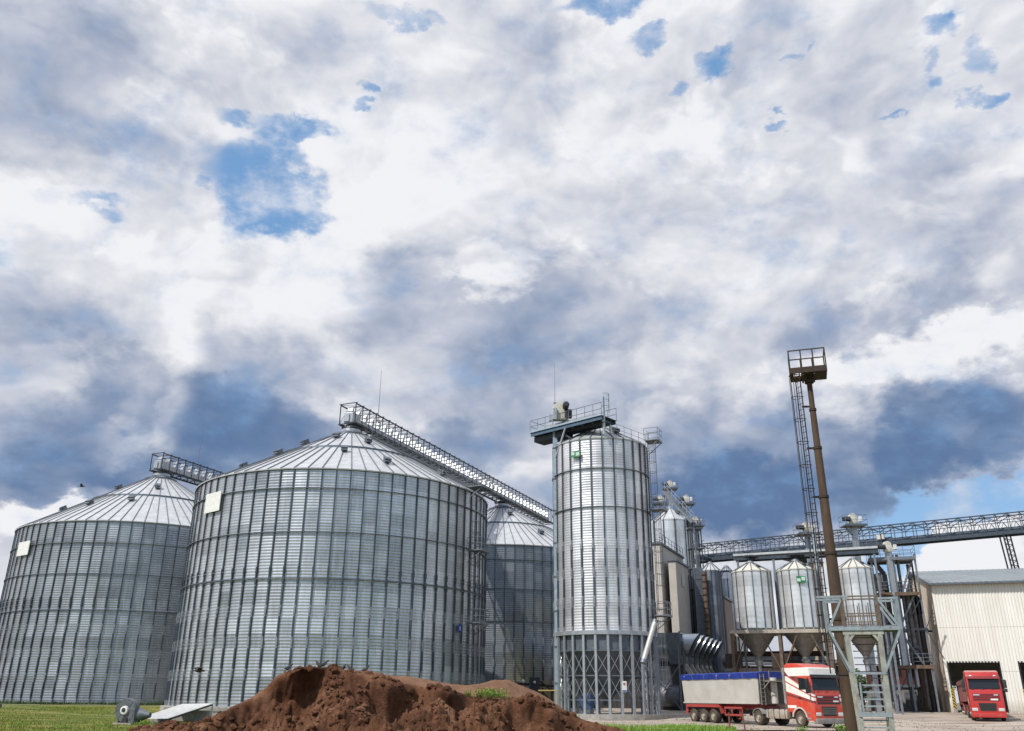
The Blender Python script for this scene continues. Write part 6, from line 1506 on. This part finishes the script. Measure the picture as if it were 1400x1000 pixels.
def tuft(label, p, n, r, h0_, h1_, group='bright green weed tufts'):
    mb = MB()
    for k in range(n):
        a = random.random() * 6.3; rr = r * math.sqrt(random.random()); q_ = Vector((rr * math.cos(a), rr * math.sin(a), -.02)); h = random.uniform(h0_, h1_)
        st_ = q_ + Vector((random.uniform(-.3, .3) * h, random.uniform(-.3, .3) * h, h)); mb.rod(q_, st_, .004, 3)
        for j in range(6):
            c = q_.lerp(st_, .2 + .8 * j / 6); b_ = random.random() * 6.3; d = Vector((math.cos(b_), math.sin(b_), random.uniform(.1, .8))).normalized(); s = Vector((-math.sin(b_), math.cos(b_), 0)) * h * .07; L_ = h * random.uniform(.18, .34)
            mb.add([c, c + d * L_ * .5 + s, c + d * L_, c + d * L_ * .5 - s], [(0, 1, 2, 3)])
    o = mb.build('weed_tuft', GR2); o.location = p; return tag(o, label, 'weed', group)
p = on_heap(-1.1, 21.9); tuft('bright green weed tuft on the crest of the soil heap', (p.x, p.y, p.z), 150, .42, .08, .24)
p = on_heap(-2.6, 21.9); tuft('smaller green tuft just left of the bright one on the heap crest', (p.x, p.y, p.z), 30, .12, .06, .16)
for a_, d_, n_t, r_t, h_t, lb in ((17.6, 54, 60, .35, .45, 'green weed tuft in front of the lorry front wheel'), (19.75, 47, 90, .3, .75, 'tall weed growing at the foot of the rusty mast'), (21.3, 44, 60, .5, .3, 'low yellowish weed at the foot of the ladder platform')):
    p = polar(a_, d_); tuft(lb, (p.x, p.y, gz(p.x, p.y)), n_t, r_t, h_t * .4, h_t)
p = on_heap(5.4, 21.5); tuft('sparse weed at the right end of the soil heap', (p.x, p.y, p.z - .02), 60, .5, .05, .15)

# ------------------------------------------------------------------ trees glimpsed beyond the yard
LEAF = weathered('tree_leaves', (.06, .12, .02), (.035, .07, .015), 1.2, .7); BARK = weathered('bark', (.09, .07, .05), (.05, .04, .03), 3, .9)
def tree(label, p, h, r):
    root = thing('leafy_tree', label, 'tree', p, 0, 'green trees beyond the yard')
    q = MB().rod((0, 0, -.3), (0, 0, h * .6), .28, 8, .12)
    for k in range(6):
        a = k * 1.05; q.rod((0, 0, h * (.3 + .05 * k)), (r * .6 * math.cos(a), r * .6 * math.sin(a), h * (.5 + .06 * k)), .10, 5, .03)
    q.build('trunk', BARK, root, local=True, smooth=True)
    mb = MB(); cs = [(random.uniform(-.6, .6) * r, random.uniform(-.6, .6) * r, h * random.uniform(.35, .9), r * random.uniform(.3, .5)) for k in range(16)]
    for k in range(2600):
        c = random.choice(cs); d = Vector((random.gauss(0, 1), random.gauss(0, 1), random.gauss(0, .8))).normalized() * c[3] * random.uniform(.6, 1.05)
        pc = Vector(c[:3]) + d; s = random.uniform(.12, .3); a = Vector((random.gauss(0, 1), random.gauss(0, 1), random.gauss(0, 1))).normalized(); b_ = a.orthogonal().normalized()
        mb.add([pc - a * s, pc + b_ * s * .6, pc + a * s, pc - b_ * s * .6], [(0, 1, 2, 3)])
    mb.build('crown', LEAF, root, local=True)
for a_, d_, h_t, r_t, lb in ((19.6, 165, 6.5, 4, 'leftmost low tree seen through the rungs of the ladder platform'), (21.2, 158, 6.0, 4, 'middle low tree glimpsed behind the ladder platform'), (23.0, 170, 7, 4.5, 'low tree beyond the grey annex'), (27.0, 165, 6.5, 4.5, 'tree seen through the rear doorway of the warehouse')):
    p = polar(a_, d_); tree(lb, (p.x, p.y, .6), h_t, r_t)

# stones and spilled crumbs along the yard edge
random.seed(21); cr2 = MB()
for k in range(2600):
    a_ = random.uniform(5.5, 30); d_ = random.uniform(54, 84); p = polar(a_, d_); s_ = .012 + .05 * random.random() ** 3
    if NV(p.x * .15, p.y * .4, 5) < .02 and random.random() > .15: continue
    p.z = gz(p.x, p.y) + .085; R_ = Matrix.Rotation(random.random() * 6, 3, 'Z')
    cr2.add([p + R_ @ Vector((v.x * s_ * 1.3, v.y * s_, v.z * s_ * .7)) for v in iv], fi)
tag(cr2.build('loose_stones', weathered('pebbles', (.20, .16, .12), (.10, .075, .055), 2, .9)), 'small dark stones and crumbs of soil scattered on the yard', 'stones', kind='stuff')
for k, (a_, d_, h_t, lb) in enumerate(((-27.8, 58, .35, 'leftmost dark weed clump in the grass before the leftmost silo'), (-25.6, 54, .28, 'weed clump in the middle of the grass, left of the aeration fan'), (-23.6, 57, .3, 'weed clump just left of the aeration fan'), (-21.6, 59, .35, 'weed clump at the foot of the aeration fan, by the white sheet roof'))):
    p = polar(a_, d_); tuft(lb, (p.x, p.y, gz(p.x, p.y)), 70, .55, h_t * .4, h_t)
